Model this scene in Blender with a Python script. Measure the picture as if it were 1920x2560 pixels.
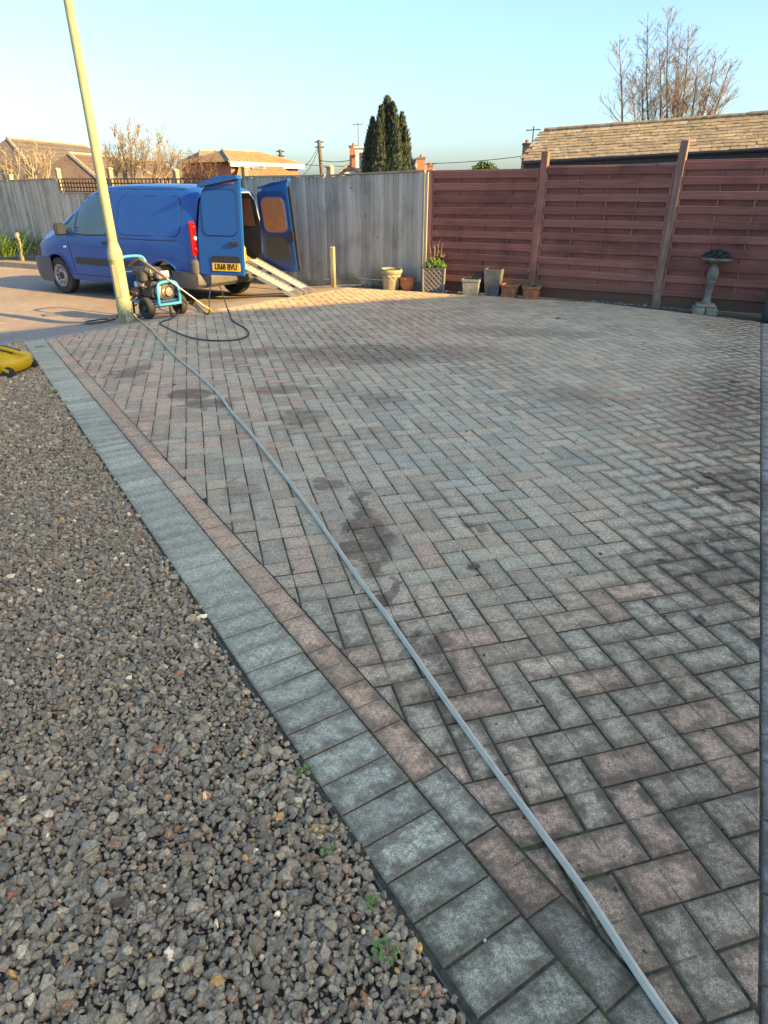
import bpy, bmesh, math, random
import numpy as np
from mathutils import Vector, Matrix
R = math.radians
for o in list(bpy.data.objects): bpy.data.objects.remove(o)
S = bpy.context.scene
COL = S.collection

# ------------------------------------------------------------------ camera, sky, sun, exposure
EYE = 1.5
FPX = 1628.0                                    # focal length in pixels of a 1920 wide frame
PITCH = math.atan(802.0 / FPX)
cd = bpy.data.cameras.new('camera'); cam = bpy.data.objects.new('camera', cd); COL.objects.link(cam)
cd.sensor_fit = 'HORIZONTAL'; cd.sensor_width = 36.0; cd.lens = FPX / 1920 * 36
cd.clip_start = 0.05; cd.clip_end = 3000
cam.location = (0, 0, EYE); cam.rotation_euler = (math.pi / 2 - PITCH, 0, 0)
S.camera = cam
SUN_AZ = R(-30.0)                               # direction to the sun, angle from +X
SUN_EL = R(21.5)
W = bpy.data.worlds.new('World'); S.world = W; W.use_nodes = True
wn = W.node_tree; bg = wn.nodes['Background']
sky = wn.nodes.new('ShaderNodeTexSky'); sky.sky_type = 'NISHITA'; sky.sun_disc = False
sky.sun_elevation = SUN_EL; sky.sun_rotation = math.pi / 2 - SUN_AZ
sky.air_density = 1.0; sky.dust_density = 2.3; sky.ozone_density = 8.0; sky.altitude = 0
wn.links.new(sky.outputs[0], bg.inputs[0]); bg.inputs[1].default_value = 0.15
sl = bpy.data.lights.new('sun', 'SUN'); sun = bpy.data.objects.new('sun', sl); COL.objects.link(sun)
sl.energy = 4.0; sl.angle = R(0.25); sl.color = (1.0, 0.71, 0.32)
sdir = Vector((math.cos(SUN_AZ) * math.cos(SUN_EL), math.sin(SUN_AZ) * math.cos(SUN_EL), math.sin(SUN_EL)))
sun.rotation_euler = sdir.to_track_quat('Z', 'Y').to_euler(); sun.location = (20, -10, 20)
S.view_settings.view_transform = 'Standard'; S.view_settings.look = 'None'
S.view_settings.gamma = 1.0; S.view_settings.use_curve_mapping = False
S.view_settings.exposure = 1.80
S.view_settings.use_white_balance = True; S.view_settings.white_balance_temperature = 9500; S.view_settings.white_balance_tint = 11
S.render.engine = 'CYCLES'

# ------------------------------------------------------------------ helpers
rnd = random.Random(7)
cp, sp = math.cos(PITCH), math.sin(PITCH)
def ray(px, py):
    u = (px - 960) / FPX; v = -(py - 1280) / FPX
    return Vector((u, cp + v * sp, -sp + v * cp))
def at(px, py, Y):                              # surveyed point: bearing of a pixel at forward distance Y
    d = ray(px, py); k = Y / d.y
    return Vector((d.x * k, Y, EYE + d.z * k))
def G0(px, py, z=0.0):
    d = ray(px, py); t = (z - EYE) / d.z
    return Vector((d.x * t, d.y * t, z))
E0 = G0(58, 853); E1 = G0(877, 717)             # far edge of the driveway
ed = (E1 - E0).normalized(); en = Vector((-ed.y, ed.x, 0))
ROAD_DROP = 0.13
def gz(x, y):                                   # the road lies a little lower than the drive
    d = (x - E0.x) * en.x + (y - E0.y) * en.y - 0.02
    t = min(1, max(0, d / 1.7)); return -ROAD_DROP * t * t * (3 - 2 * t)
def gp(px, py):
    z = 0.0
    for _ in range(12):
        p = G0(px, py, z); z = gz(p.x, p.y)
    return G0(px, py, z)
def zat(P, py):                                 # height over plan point P seen at image row py
    t = (1280 - py) / FPX
    # (z rises with v): solve v = t
    c = P.y; # camera coords: fwd=cp*Y - sp*h ; up = sp*Y + cp*h
    h = (t * cp * c - sp * c) / (cp + t * sp)
    return EYE + h
def colx(px, py, A, B):                         # plan point on line A-B at image column px
    d = ray(px, py); a = A; b = (B - A)
    den = d.x * b.y - d.y * b.x
    s = (a.x * d.y - a.y * d.x) / den
    return Vector((a.x + b.x * s, a.y + b.y * s, 0))

class MB:
    def __init__(s): s.v = []; s.f = []
    def add(s, vs, fs):
        n = len(s.v); s.v += [tuple(p) for p in vs]; s.f += [tuple(i + n for i in f) for f in fs]; return s
    def box(s, c, d, rz=0, m=None, ch=0.0):
        x, y, z = d[0] / 2, d[1] / 2, d[2] / 2
        if ch <= 0:
            vs = [(-x,-y,-z),(x,-y,-z),(x,y,-z),(-x,y,-z),(-x,-y,z),(x,-y,z),(x,y,z),(-x,y,z)]
            fs = [(0,3,2,1),(4,5,6,7),(0,1,5,4),(1,2,6,5),(2,3,7,6),(3,0,4,7)]
        else:
            ch = min(ch, x * .9, y * .9, z * .9); vs = []; idx = {}
            for sx in (-1, 1):
                for sy in (-1, 1):
                    for sz in (-1, 1):
                        for a in range(3):
                            q = [sx * x, sy * y, sz * z]
                            for b in range(3):
                                if b != a: q[b] -= (sx, sy, sz)[b] * ch
                            idx[(sx, sy, sz, a)] = len(vs); vs.append(tuple(q))
            fs = []
            for a in range(3):
                b, c2 = (a + 1) % 3, (a + 2) % 3
                for sg in (-1, 1):
                    lp = []
                    for (p, q) in ((-1,-1),(1,-1),(1,1),(-1,1)):
                        k = [0, 0, 0]; k[a] = sg; k[b] = p; k[c2] = q; lp.append(idx[(k[0], k[1], k[2], a)])
                    fs.append(tuple(lp if sg > 0 else lp[::-1]))
            for a in range(3):
                b, c2 = (a + 1) % 3, (a + 2) % 3
                for p in (-1, 1):
                    for q in (-1, 1):
                        k0 = [0,0,0]; k0[b] = p; k0[c2] = q; k0[a] = -1; k1 = list(k0); k1[a] = 1
                        lp = [idx[(*k0, b)], idx[(*k1, b)], idx[(*k1, c2)], idx[(*k0, c2)]]
                        fs.append(tuple(lp if p * q < 0 else lp[::-1]))
            for sx in (-1, 1):
                for sy in (-1, 1):
                    for sz in (-1, 1):
                        lp = [idx[(sx, sy, sz, a)] for a in range(3)]
                        fs.append(tuple(lp if sx * sy * sz > 0 else lp[::-1]))
        M = Matrix.Translation(c) @ (m.to_4x4() if m is not None else Matrix.Rotation(rz, 4, 'Z'))
        return s.add([M @ Vector(p) for p in vs], fs)
    def tube(s, path, r, n=8, cap=True, closed=False):
        path = [Vector(p) for p in path]; k = len(path); base = len(s.v)
        rs = r if isinstance(r, (list, tuple)) else [r] * k
        ref = None
        for i in range(k):
            if closed: t = path[(i + 1) % k] - path[i - 1]
            else: t = path[min(i + 1, k - 1)] - path[max(i - 1, 0)]
            if t.length < 1e-9: t = Vector((0, 0, 1))
            t.normalize()
            if ref is None:
                ref = t.cross(Vector((0, 0, 1)))
                if ref.length < .05: ref = t.cross(Vector((0, 1, 0)))
            ref = (ref - t * ref.dot(t))
            if ref.length < 1e-6: ref = t.orthogonal()
            ref.normalize(); b = t.cross(ref)
            for j in range(n):
                a = 2 * math.pi * j / n
                s.v.append(tuple(path[i] + (ref * math.cos(a) + b * math.sin(a)) * rs[i]))
        for i in range(k if closed else k - 1):
            i2 = (i + 1) % k
            for j in range(n):
                j2 = (j + 1) % n
                s.f.append((base + i*n + j, base + i2*n + j, base + i2*n + j2, base + i*n + j2)[::-1])
        if cap and not closed:
            s.f.append(tuple(base + j for j in range(n))); s.f.append(tuple(base + (k-1)*n + j for j in range(n))[::-1])
        return s
    def lathe(s, prof, n=24, c=(0, 0, 0), m=None, capb=True, capt=True):
        base = len(s.v); M = Matrix.Translation(c) @ (m.to_4x4() if m is not None else Matrix.Identity(4))
        for (r, z) in prof:
            for j in range(n):
                a = 2 * math.pi * j / n; s.v.append(tuple(M @ Vector((r * math.cos(a), r * math.sin(a), z))))
        for i in range(len(prof) - 1):
            for j in range(n):
                j2 = (j + 1) % n
                s.f.append((base + i*n + j, base + i*n + j2, base + (i+1)*n + j2, base + (i+1)*n + j))
        if capb: s.f.append(tuple(base + j for j in range(n))[::-1])
        if capt: s.f.append(tuple(base + (len(prof)-1)*n + j for j in range(n)))
        return s
    def sq(s, prof, c=(0, 0, 0), rz=0, capt=True, capb=True, ch=.12):   # square pot: (half width, z) with chamfered corners
        base = len(s.v); M = Matrix.Translation(c) @ Matrix.Rotation(rz, 4, 'Z')
        for (h, z) in prof:
            k = h * (1 - ch)
            for (x, y) in ((h,-k),(h,k),(k,h),(-k,h),(-h,k),(-h,-k),(-k,-h),(k,-h)): s.v.append(tuple(M @ Vector((x, y, z))))
        for i in range(len(prof) - 1):
            for j in range(8):
                j2 = (j + 1) % 8; s.f.append((base+i*8+j, base+i*8+j2, base+(i+1)*8+j2, base+(i+1)*8+j))
        if capb: s.f.append(tuple(base + j for j in range(8))[::-1])
        if capt: s.f.append(tuple(base + (len(prof)-1)*8 + j for j in range(8)))
        return s
    def quad(s, a, b, c, d): return s.add([a, b, c, d], [(0, 1, 2, 3)])
    def tri(s, a, b, c): return s.add([a, b, c], [(0, 1, 2)])
    def prism(s, poly, h0, h1, f):              # extrude 2D polygon; f(u, v, h) -> point
        n = len(poly)
        s.add([f(u, v, h0) for u, v in poly] + [f(u, v, h1) for u, v in poly],
              [tuple(range(n))[::-1], tuple(range(n, 2*n))] + [(i, (i+1) % n, n + (i+1) % n, n + i) for i in range(n)])
        return s
    def build(s, name, mat, parent=None, smooth=False, ang=35):
        me = bpy.data.meshes.new(name); me.from_pydata(s.v, [], s.f); me.update()
        return fin(name, me, mat, parent, smooth, ang)
def fin(name, me, mat, parent=None, smooth=False, ang=35):
    if mat is not None and not len(me.materials): me.materials.append(mat)
    if smooth:
        me.polygons.foreach_set('use_smooth', [True] * len(me.polygons))
        try: me.set_sharp_from_angle(angle=R(ang))
        except Exception: pass
    o = bpy.data.objects.new(name, me); COL.objects.link(o)
    if parent is not None: o.parent = parent
    return o
def empty(name, loc=(0, 0, 0), rz=0, sc=1.0):
    o = bpy.data.objects.new(name, None); COL.objects.link(o); o.location = loc; o.rotation_euler = (0, 0, rz)
    o.scale = (sc, sc, sc); o.empty_display_size = .1; return o
def tag(o, label=None, cat=None, group=None, kind=None):
    if label: o['label'] = label
    if cat: o['category'] = cat
    if group: o['group'] = group
    if kind: o['kind'] = kind
    return o
def inst(o, parent=None, loc=None, name=None):
    c = o.copy(); COL.objects.link(c); c.parent = parent
    if loc is not None: c.location = loc
    if name: c.name = name
    return c
def spline(pts, n=8):
    P = [Vector(p) for p in pts]; P = [P[0] * 2 - P[1]] + P + [P[-1] * 2 - P[-2]]; out = []
    for i in range(1, len(P) - 2):
        for k in range(n):
            t = k / n; a, b, c, d = P[i-1], P[i], P[i+1], P[i+2]
            out.append(.5 * ((2*b) + (c-a)*t + (2*a-5*b+4*c-d)*t*t + (3*b-a-3*c+d)*t*t*t))
    out.append(P[-2]); return out

# ------------------------------------------------------------------ materials
class N:                                        # tiny node builder
    def __init__(s, name):
        s.m = bpy.data.materials.new(name); s.m.use_nodes = True; s.t = s.m.node_tree
        s.b = s.t.nodes['Principled BSDF']
    def n(s, ty, **kw):
        x = s.t.nodes.new('ShaderNode' + ty)
        for k, v in kw.items():
            if k.startswith('i_'): x.inputs[int(k[2:]) if k[2:].isdigit() else k[2:]].default_value = v
            else: setattr(x, k, v)
        return x
    def l(s, a, b): s.t.links.new(a, b)
    def put(s, sock, v):
        if isinstance(v, bpy.types.NodeSocket): s.l(v, sock)
        else: sock.default_value = v
    def noise(s, vec, scale, detail=4, rough=.55, dist=0):
        x = s.n('TexNoise'); x.inputs['Scale'].default_value = scale; x.inputs['Detail'].default_value = detail
        x.inputs['Roughness'].default_value = rough; x.inputs['Distortion'].default_value = dist
        if vec is not None: s.l(vec, x.inputs['Vector'])
        return x.outputs['Fac']
    def ramp(s, fac, stops):
        x = s.n('ValToRGB'); e = x.color_ramp.elements
        while len(e) < len(stops): e.new(.5)
        for i, (p, c) in enumerate(stops):
            e[i].position = p; e[i].color = (*c, 1) if len(c) == 3 else c
        s.l(fac, x.inputs[0]); return x.outputs[0]
    def mix(s, fac, a, b, mode='MIX'):
        x = s.n('Mix', data_type='RGBA', blend_type=mode)
        s.put(x.inputs[0], fac)
        for k, v in ((6, a), (7, b)):
            if isinstance(v, tuple): v = (*v, 1) if len(v) == 3 else v
            s.put(x.inputs[k], v)
        return x.outputs[2]
    def math(s, op, a, b=0.0, c=None, clamp=False):
        x = s.n('Math', operation=op, use_clamp=clamp); s.put(x.inputs[0], a); s.put(x.inputs[1], b)
        if c is not None: s.put(x.inputs[2], c)
        return x.outputs[0]
    def sstep(s, v, a, b):
        x = s.n('MapRange', interpolation_type='SMOOTHSTEP'); s.put(x.inputs[0], v)
        x.inputs[1].default_value = a; x.inputs[2].default_value = b; return x.outputs[0]
    def pos(s): return s.n('NewGeometry').outputs['Position']
    def obj(s): return s.n('TexCoord').outputs['Object']
    def bump(s, h, strength=.3, dist=.01):
        x = s.n('Bump'); x.inputs['Strength'].default_value = strength; x.inputs['Distance'].default_value = dist
        s.l(h, x.inputs['Height']); s.l(x.outputs[0], s.b.inputs['Normal'])
    def out(s, col, rough=.8, metal=0, spec=None, coat=0):
        s.put(s.b.inputs['Base Color'], (*col, 1) if isinstance(col, tuple) and len(col) == 3 else col)
        s.put(s.b.inputs['Roughness'], rough); s.b.inputs['Metallic'].default_value = metal
        if spec is not None: s.b.inputs['Specular IOR Level'].default_value = spec
        if coat: s.b.inputs['Coat Weight'].default_value = coat; s.b.inputs['Coat Roughness'].default_value = .08
        return s.m
def M(name, c1, c2=None, scale=8, rough=.75, bump=0.0, bd=.004, metal=0, spec=None, coat=0, space='obj', detail=5, rnd_amt=0.0, lo=.35, hi=.65):
    k = N(name); c2 = c2 or tuple(x * .75 for x in c1)
    v = k.obj() if space == 'obj' else k.pos()
    f = k.noise(v, scale, detail); col = k.ramp(f, [(lo, c1), (hi, c2)])
    if rnd_amt:
        r = k.n('ObjectInfo').outputs['Random']
        col = k.mix(1.0, col, k.ramp(r, [(0, (1 - rnd_amt,) * 3), (1, (1 + rnd_amt * .5,) * 3)]), 'MULTIPLY')
    if bump: k.bump(k.noise(v, scale * 4, 4), bump, bd)
    return k.out(col, rough, metal, spec, coat)

mat = {}
mat['blue'] = M('van_paint_blue', (.005, .092, .33), (.005, .085, .30), 3, .34, coat=.15, spec=.3)
mat['blue_shaded'] = M('van_paint_blue_shaded', (.006, .045, .17), (.006, .04, .15), 3, .45)  # van blue darkened: shade on the open door's inside put into the colour
mat['black'] = M('black_plastic', (.018, .019, .02), (.03, .03, .03), 20, .55)
mat['bumper'] = M('grey_bumper_plastic', (.085, .086, .088), (.065, .066, .068), 14, .6, .15)
mat['tyre'] = M('tyre_rubber', (.022, .022, .023), (.045, .043, .04), 10, .85, .2)
mat['rim'] = M('wheel_steel', (.42, .42, .44), (.30, .30, .31), 18, .45, metal=.3)
mat['lamp_red'] = M('tail_lamp_red', (.55, .008, .012), (.40, .006, .01), 10, .15, coat=.6)
mat['lamp_clear'] = M('lamp_clear', (.75, .75, .76), (.6, .6, .62), 10, .15, coat=.6)
mat['cardboard'] = M('brown_board', (.30, .135, .075), (.25, .11, .06), 12, .85)
mat['grey_board'] = M('grey_mat', (.042, .052, .05), (.032, .04, .04), 30, .9)
mat['plate'] = M('plate_yellow', (.85, .52, .035), (.78, .47, .03), 4, .4)
mat['ink'] = M('plate_ink', (.012, .012, .012), None, 4, .5)
mat['interior'] = M('van_interior', (.06, .063, .07), (.04, .042, .047), 6, .8)
mat['alu'] = M('ramp_aluminium', (.46, .47, .47), (.36, .37, .37), 22, .45, metal=.15)
mat['wblue'] = M('washer_blue_paint', (.035, .32, .52), (.03, .27, .45), 10, .4, coat=.2)
mat['wdark'] = M('washer_dark_blue', (.01, .08, .20), (.012, .07, .17), 10, .5)
mat['engine'] = M('engine_black', (.035, .035, .034), (.06, .058, .055), 25, .6)
mat['metal'] = M('dull_steel', (.34, .33, .31), (.20, .19, .18), 30, .42, metal=.6)
mat['brass'] = M('pump_brass', (.26, .16, .09), (.17, .11, .07), 30, .45, metal=.5)
mat['orange'] = M('orange_fitting', (.75, .20, .05), None, 10, .5)
mat['yellow'] = M('yellow_plastic', (.72, .42, .012), (.66, .37, .01), 8, .45)
mat['lemon'] = M('lemon_can_plastic', (.80, .72, .06), (.74, .66, .05), 8, .5)
mat['label_white'] = M('white_print', (.7, .72, .74), None, 10, .6)
mat['hose_grey'] = M('grey_hose_rubber', (.66, .60, .48), (.54, .50, .41), 30, .7, spec=.25, space='pos')
mat['hose_black'] = M('black_hose_rubber', (.028, .032, .036), (.05, .052, .055), 30, .5, space='pos')
mat['stripe'] = M('hose_stripe', (.70, .60, .22), None, 10, .5)
def lamp_paint():
    k = N('lamp_post_paint'); v = k.obj()
    n1 = k.noise(v, 9, 6, .6); n2 = k.noise(v, 34, 5, .65)
    c = k.ramp(n1, [(.35, (.36, .37, .215)), (.65, (.29, .31, .165))])
    c = k.mix(k.sstep(n2, .62, .72), c, (.12, .085, .045))
    z = k.n('SeparateXYZ'); k.l(v, z.inputs[0])
    c = k.mix(k.math('MULTIPLY', k.sstep(z.outputs[2], .45, .05), k.sstep(n2, .35, .6)), c, (.10, .13, .06))
    k.bump(n2, .25, .004); return k.out(c, .55)
mat['lamp'] = lamp_paint()
def wood(name, c1, c2, vert=True, grain=1.0, moss=None, knots=True):
    k = N(name); v = k.obj()
    mp = k.n('Mapping'); k.l(v, mp.inputs[0]); s = (28, 28, 1.6) if vert else (1.6, 28, 28)
    mp.inputs['Scale'].default_value = s
    off = k.n('ObjectInfo').outputs['Random']
    cmb = k.n('CombineXYZ'); k.l(k.math('MULTIPLY', off, 37.0), cmb.inputs[0]); k.l(k.math('MULTIPLY', off, 91.0), cmb.inputs[2])
    k.l(cmb.outputs[0], mp.inputs['Location'])
    g = k.noise(mp.outputs[0], 1.0, 6, .62, .6)
    w = k.pos(); big = k.noise(w, 2.2, 4)
    c = k.ramp(g, [(.28, c2), (.66, c1)])
    c = k.mix(1.0, c, k.ramp(off, [(0, (.74,) * 3), (1, (1.16, 1.15, 1.13))]), 'MULTIPLY')
    c = k.mix(k.sstep(big, .45, .75), c, k.mix(1.0, c, (.70, .72, .72), 'MULTIPLY'))
    if knots:
        vo = k.n('TexVoronoi'); vo.inputs['Scale'].default_value = 3.2; k.l(w, vo.inputs['Vector'])
        c = k.mix(k.math('MULTIPLY', k.sstep(vo.outputs['Distance'], .085, .03), .8), c, tuple(x * .25 for x in c2))
    if moss: c = k.mix(k.sstep(k.noise(w, 5, 5), .55, .7), c, moss)
    zz = k.n('SeparateXYZ'); k.l(w, zz.inputs[0])
    c = k.mix(k.math('MULTIPLY', k.sstep(zz.outputs[2], .55, .05), k.math('MULTIPLY', k.sstep(big, .35, .6), .55)), c, (.11, .115, .07))
    k.bump(g, .5, .004); return k.out(c, .88, spec=.2)
mat['wgrey'] = wood('weathered_grey_boards', (.56, .525, .44), (.40, .375, .315))
mat['wgreypost'] = wood('weathered_grey_post', (.42, .38, .27), (.26, .235, .175))
mat['wred'] = wood('red_brown_stained_slats', (.40, .158, .122), (.25, .092, .074), vert=False, knots=False)
mat['wredpost'] = wood('red_brown_stained_post', (.42, .18, .135), (.25, .105, .082))
mat['wbare'] = wood('worn_bare_post', (.42, .25, .19), (.22, .115, .09))
mat['wgravelboard'] = wood('dark_gravel_board', (.20, .075, .058), (.12, .048, .04), vert=False, knots=False)
mat['wstump'] = wood('timber_stump', (.36, .25, .15), (.19, .11, .07))
mat['wtrel'] = wood('trellis_wood', (.12, .09, .05), (.07, .055, .04), knots=False)
mat['bark'] = M('bark', (.17, .14, .11), (.11, .09, .07), 20, .95, .3, space='pos')
mat['twig_pale'] = M('pale_twigs', (.31, .26, .175), (.22, .18, .12), 6, .95, space='pos')
mat['twig_dark'] = M('dark_twigs', (.27, .25, .22), (.19, .175, .155), 4, .95, space='pos')
mat['twig_red'] = M('red_brown_twigs', (.17, .10, .06), (.11, .065, .045), 4, .95, space='pos')
def leafmat(name, c1, c2, c3, sc=3):
    k = N(name); f = k.noise(k.pos(), sc, 3); r = k.noise(k.pos(), sc * 9, 2)
    c = k.ramp(f, [(.35, c1), (.65, c2)]); c = k.mix(k.sstep(r, .55, .7), c, c3)
    k.b.inputs['Subsurface Weight'].default_value = 0
    return k.out(c, .7, spec=.25)
mat['conifer'] = leafmat('conifer_foliage', (.026, .046, .032), (.042, .064, .040), (.085, .085, .050), 1.2)
mat['evergreen'] = leafmat('evergreen_leaves', (.035, .075, .03), (.05, .10, .035), (.09, .12, .05))
mat['strap'] = leafmat('strap_leaves', (.075, .16, .035), (.11, .21, .05), (.18, .27, .08), 8)
mat['ivy'] = leafmat('ivy_leaves', (.10, .22, .05), (.14, .27, .07), (.24, .33, .10), 12)
mat['weed'] = leafmat('weed_leaves', (.17, .28, .06), (.22, .33, .08), (.28, .35, .13), 12)
mat['sedum'] = leafmat('dark_sedum_leaves', (.035, .052, .042), (.055, .072, .06), (.12, .12, .10), 30)
mat['pot_stone'] = M('mossy_stone_pot', (.34, .32, .24), (.20, .20, .14), 14, .92, .4)
mat['pot_grey'] = M('grey_concrete_pot', (.30, .30, .26), (.19, .20, .17), 16, .92, .5)
mat['pot_slate'] = M('slate_pot', (.065, .075, .085), (.14, .15, .16), 7, .8, .3)
mat['pot_dark'] = M('dark_plastic_planter', (.05, .055, .065), (.08, .085, .095), 12, .65)
mat['pot_lattice'] = M('planter_lattice', (.20, .21, .22), (.14, .15, .16), 20, .7)
mat['terra'] = M('terracotta', (.42, .17, .075), (.33, .125, .06), 14, .88, .3)
mat['soil'] = M('potting_soil', (.05, .04, .028), (.09, .075, .05), 40, 1, .6, space='pos')
mat['moss'] = M('moss', (.10, .12, .03), (.06, .075, .025), 40, 1, .6, space='pos')
mat['bath'] = M('lichen_stone', (.23, .22, .185), (.14, .14, .115), 18, .95, .5)
mat['white_block'] = M('pale_stone_block', (.62, .58, .46), (.5, .47, .38), 12, .9, .3)
mat['butt'] = M('dark_green_plastic', (.035, .055, .055), (.05, .07, .068), 6, .55)
mat['fascia'] = M('black_fascia', (.018, .020, .028), (.028, .03, .04), 8, .5)
mat['brick'] = None
def brickmat(name, c1, c2, mortar, sc=1.0):
    k = N(name); v = k.n('TexCoord').outputs['Object']
    b = k.n('TexBrick'); mp = k.n('Mapping'); mp.inputs['Rotation'].default_value = (R(90), 0, 0)
    k.l(v, mp.inputs[0]); k.l(mp.outputs[0], b.inputs['Vector'])
    b.inputs['Color1'].default_value = (*c1, 1); b.inputs['Color2'].default_value = (*c2, 1); b.inputs['Mortar'].default_value = (*mortar, 1)
    b.inputs['Scale'].default_value = 4.4 * sc; b.inputs['Mortar Size'].default_value = .02; b.inputs['Brick Width'].default_value = 1.0; b.inputs['Row Height'].default_value = .33
    return k.out(b.outputs['Color'], .9)
mat['brick'] = brickmat('orange_red_brick', (.36, .12, .075), (.29, .095, .06), (.36, .30, .25))
mat['brick_dark'] = brickmat('dark_red_brick', (.17, .095, .075), (.13, .075, .06), (.20, .17, .15))
mat['render_white'] = M('white_painted_wall', (.66, .66, .62), (.58, .58, .55), 3, .85)
mat['glass'] = M('window_glass', (.03, .04, .05), (.05, .06, .07), 2, .06, spec=.8)
mat['cabglass'] = M('van_glass', (.055, .105, .10), (.045, .09, .088), 2, .05, spec=.6)
def rooftile(name, c1, c2, c3):
    k = N(name); r = k.n('ObjectInfo').outputs['Random']; f = k.noise(k.pos(), 9, 5); g = k.noise(k.pos(), 40, 4)
    c = k.ramp(r, [(0, c1), (.5, c2), (1, c3)])
    c = k.mix(k.sstep(f, .48, .7), c, tuple(x * .55 for x in c2)); c = k.mix(k.sstep(g, .55, .75), c, (.40, .36, .24))
    k.bump(g, .4, .006); return k.out(c, .9, spec=.2)
mat['garage_tile'] = rooftile('lichened_stone_tile', (.36, .285, .17), (.245, .205, .14), (.43, .36, .235))
def farroof(name, c1, c2, course=.34):
    k = N(name); v = k.obj(); z = k.n('SeparateXYZ'); k.l(v, z.inputs[0])
    f = k.noise(v, 1.2, 6); g = k.noise(v, 9, 4)
    c = k.ramp(f, [(.35, c1), (.65, c2)]); c = k.mix(k.sstep(g, .5, .7), c, tuple(x * .65 for x in c2))
    return k.out(c, .92, spec=.15)
mat['roof_brown'] = farroof('brown_roof_tile', (.15, .135, .125), (.125, .11, .10))
mat['roof_red'] = farroof('red_brown_roof_tile', (.18, .135, .11), (.14, .105, .085))
mat['roof_tan'] = farroof('tan_roof_tile', (.31, .22, .13), (.24, .165, .10))
mat['lead'] = M('ridge_mortar', (.30, .27, .21), (.22, .2, .16), 6, .9)
mat['pole'] = M('pole_wood', (.14, .10, .075), (.09, .07, .055), 6, .95)
mat['wire'] = M('wire_black', (.03, .03, .03), None, 4, .6)
mat['leaf_dry'] = M('dry_leaf', (.20, .13, .065), (.13, .085, .045), 60, .9)
mat['pebble'] = M('white_pebble', (.62, .60, .55), (.5, .48, .43), 30, .8)
mat['straw'] = M('dry_stem', (.30, .235, .15), (.2, .15, .10), 40, .9)
mat['concrete'] = M('kerb_concrete', (.30, .275, .215), (.22, .20, .16), 7, .92, .3, space='pos')

# ------------------------------------------------------------------ ground, road, driveway
def tarmac():
    k = N('tan_tarmac'); v = k.pos()
    a = k.noise(v, .7, 5); b = k.noise(v, 6, 6, .65); c = k.noise(v, 160, 3, .7)
    col = k.ramp(a, [(.35, (.40, .33, .25)), (.65, (.33, .27, .205))])
    col = k.mix(k.sstep(b, .5, .72), col, (.47, .39, .29)); col = k.mix(k.sstep(b, .42, .28), col, (.25, .21, .165))
    col = k.mix(k.sstep(c, .42, .62), col, k.mix(1.0, col, (.62, .62, .62), 'MULTIPLY'))
    k.bump(c, .5, .004); return k.out(col, .9, spec=.25)
mat['tarmac'] = tarmac()
mat['earth'] = M('earth', (.10, .085, .055), (.07, .075, .04), 1.5, 1, .4, space='pos')
def jointmat():
    k = N('mossy_joint_sand'); v = k.pos()
    a = k.noise(v, 3.0, 5, .6); b = k.noise(v, 60, 4)
    c = k.ramp(b, [(.3, (.045, .038, .026)), (.7, (.115, .095, .062))])
    c = k.mix(k.math('MULTIPLY', k.sstep(a, .50, .64), k.sstep(b, .38, .58)), c, (.095, .098, .032))
    k.bump(b, .8, .006); return k.out(c, 1, spec=.1)
mat['joint'] = jointmat()
def soilmat():
    k = N('damp_soil'); v = k.pos()
    b = k.noise(v, 70, 6, .65); a = k.noise(v, 6, 4)
    c = k.ramp(b, [(.3, (.06, .05, .036)), (.7, (.16, .13, .095))])
    c = k.mix(k.math('MULTIPLY', k.sstep(a, .55, .68), .6), c, (.05, .07, .02))
    k.bump(b, 1.0, .012); return k.out(c, 1, spec=.15)
mat['soilbed'] = soilmat()

def grid_mesh(x0, x1, y0, y1, nx, ny, zf):
    xs = np.linspace(x0, x1, nx); ys = np.linspace(y0, y1, ny)
    v = [(x, y, zf(x, y)) for y in ys for x in xs]
    f = [(j*nx+i, j*nx+i+1, (j+1)*nx+i+1, (j+1)*nx+i) for j in range(ny-1) for i in range(nx-1)]
    return v, f
b = MB(); b.quad((-1500, -800, -.30), (1500, -800, -.30), (1500, 2200, -.30), (-1500, 2200, -.30))
tag(b.build('ground', mat['earth']), kind='structure')
b = MB(); v, f = grid_mesh(-16, 16, 0.0, 20, 120, 130, lambda x, y: 0)
v = [E0 + ed * p[0] + en * p[1] for p in v]; v = [(p.x, p.y, gz(p.x, p.y) - .006) for p in v]
b.add(v, f); tag(b.build('road', mat['tarmac'], smooth=True), kind='structure')

# border directions on the ground
BD = Vector((-1155, 0, 0)); th = math.atan2(-1155, 1814.6); BD = Vector((math.sin(th), math.cos(th), 0)); BN = Vector((BD.y, -BD.x, 0))   # BN points to the drive
U = .1136                                        # paver module (0.11 m block and joint)
O0 = G0(463, 1464)                               # a point on the outer edge of the grey border
OFF = .5 * (O0.dot(BN) + G0(798, 1955).dot(BN))
th2 = math.atan2(942, 1814.6); RD = Vector((math.sin(th2), math.cos(th2), 0)); RN = Vector((-RD.y, RD.x, 0))  # RN points to the drive
ROFF = G0(1902, 1600).dot(RN)
F1 = G0(877, 717); F2 = G0(1500, 757); F3 = G0(1912, 806)
def half(p, q):                                  # half-plane left of p->q
    d = (q - p).normalized(); n = Vector((-d.y, d.x, 0)); return (n, n.dot(p))
HP = [(BN, OFF + 3 * U), (RN, ROFF), half(F2, F1), half(F3, F2)]
hE = half(E1, E0); HP_edge = (hE[0], hE[1])      # inside is towards the camera
if HP_edge[0].dot(Vector((0, 3, 0))) < HP_edge[1]: HP_edge = (-hE[0], -hE[1])
for i in (2, 3):
    n, d = HP[i]
    if n.dot(Vector((0.5, 3, 0))) < d: HP[i] = (-n, -d)
FIELD = HP + [(HP_edge[0], HP_edge[1] + U)]
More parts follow.
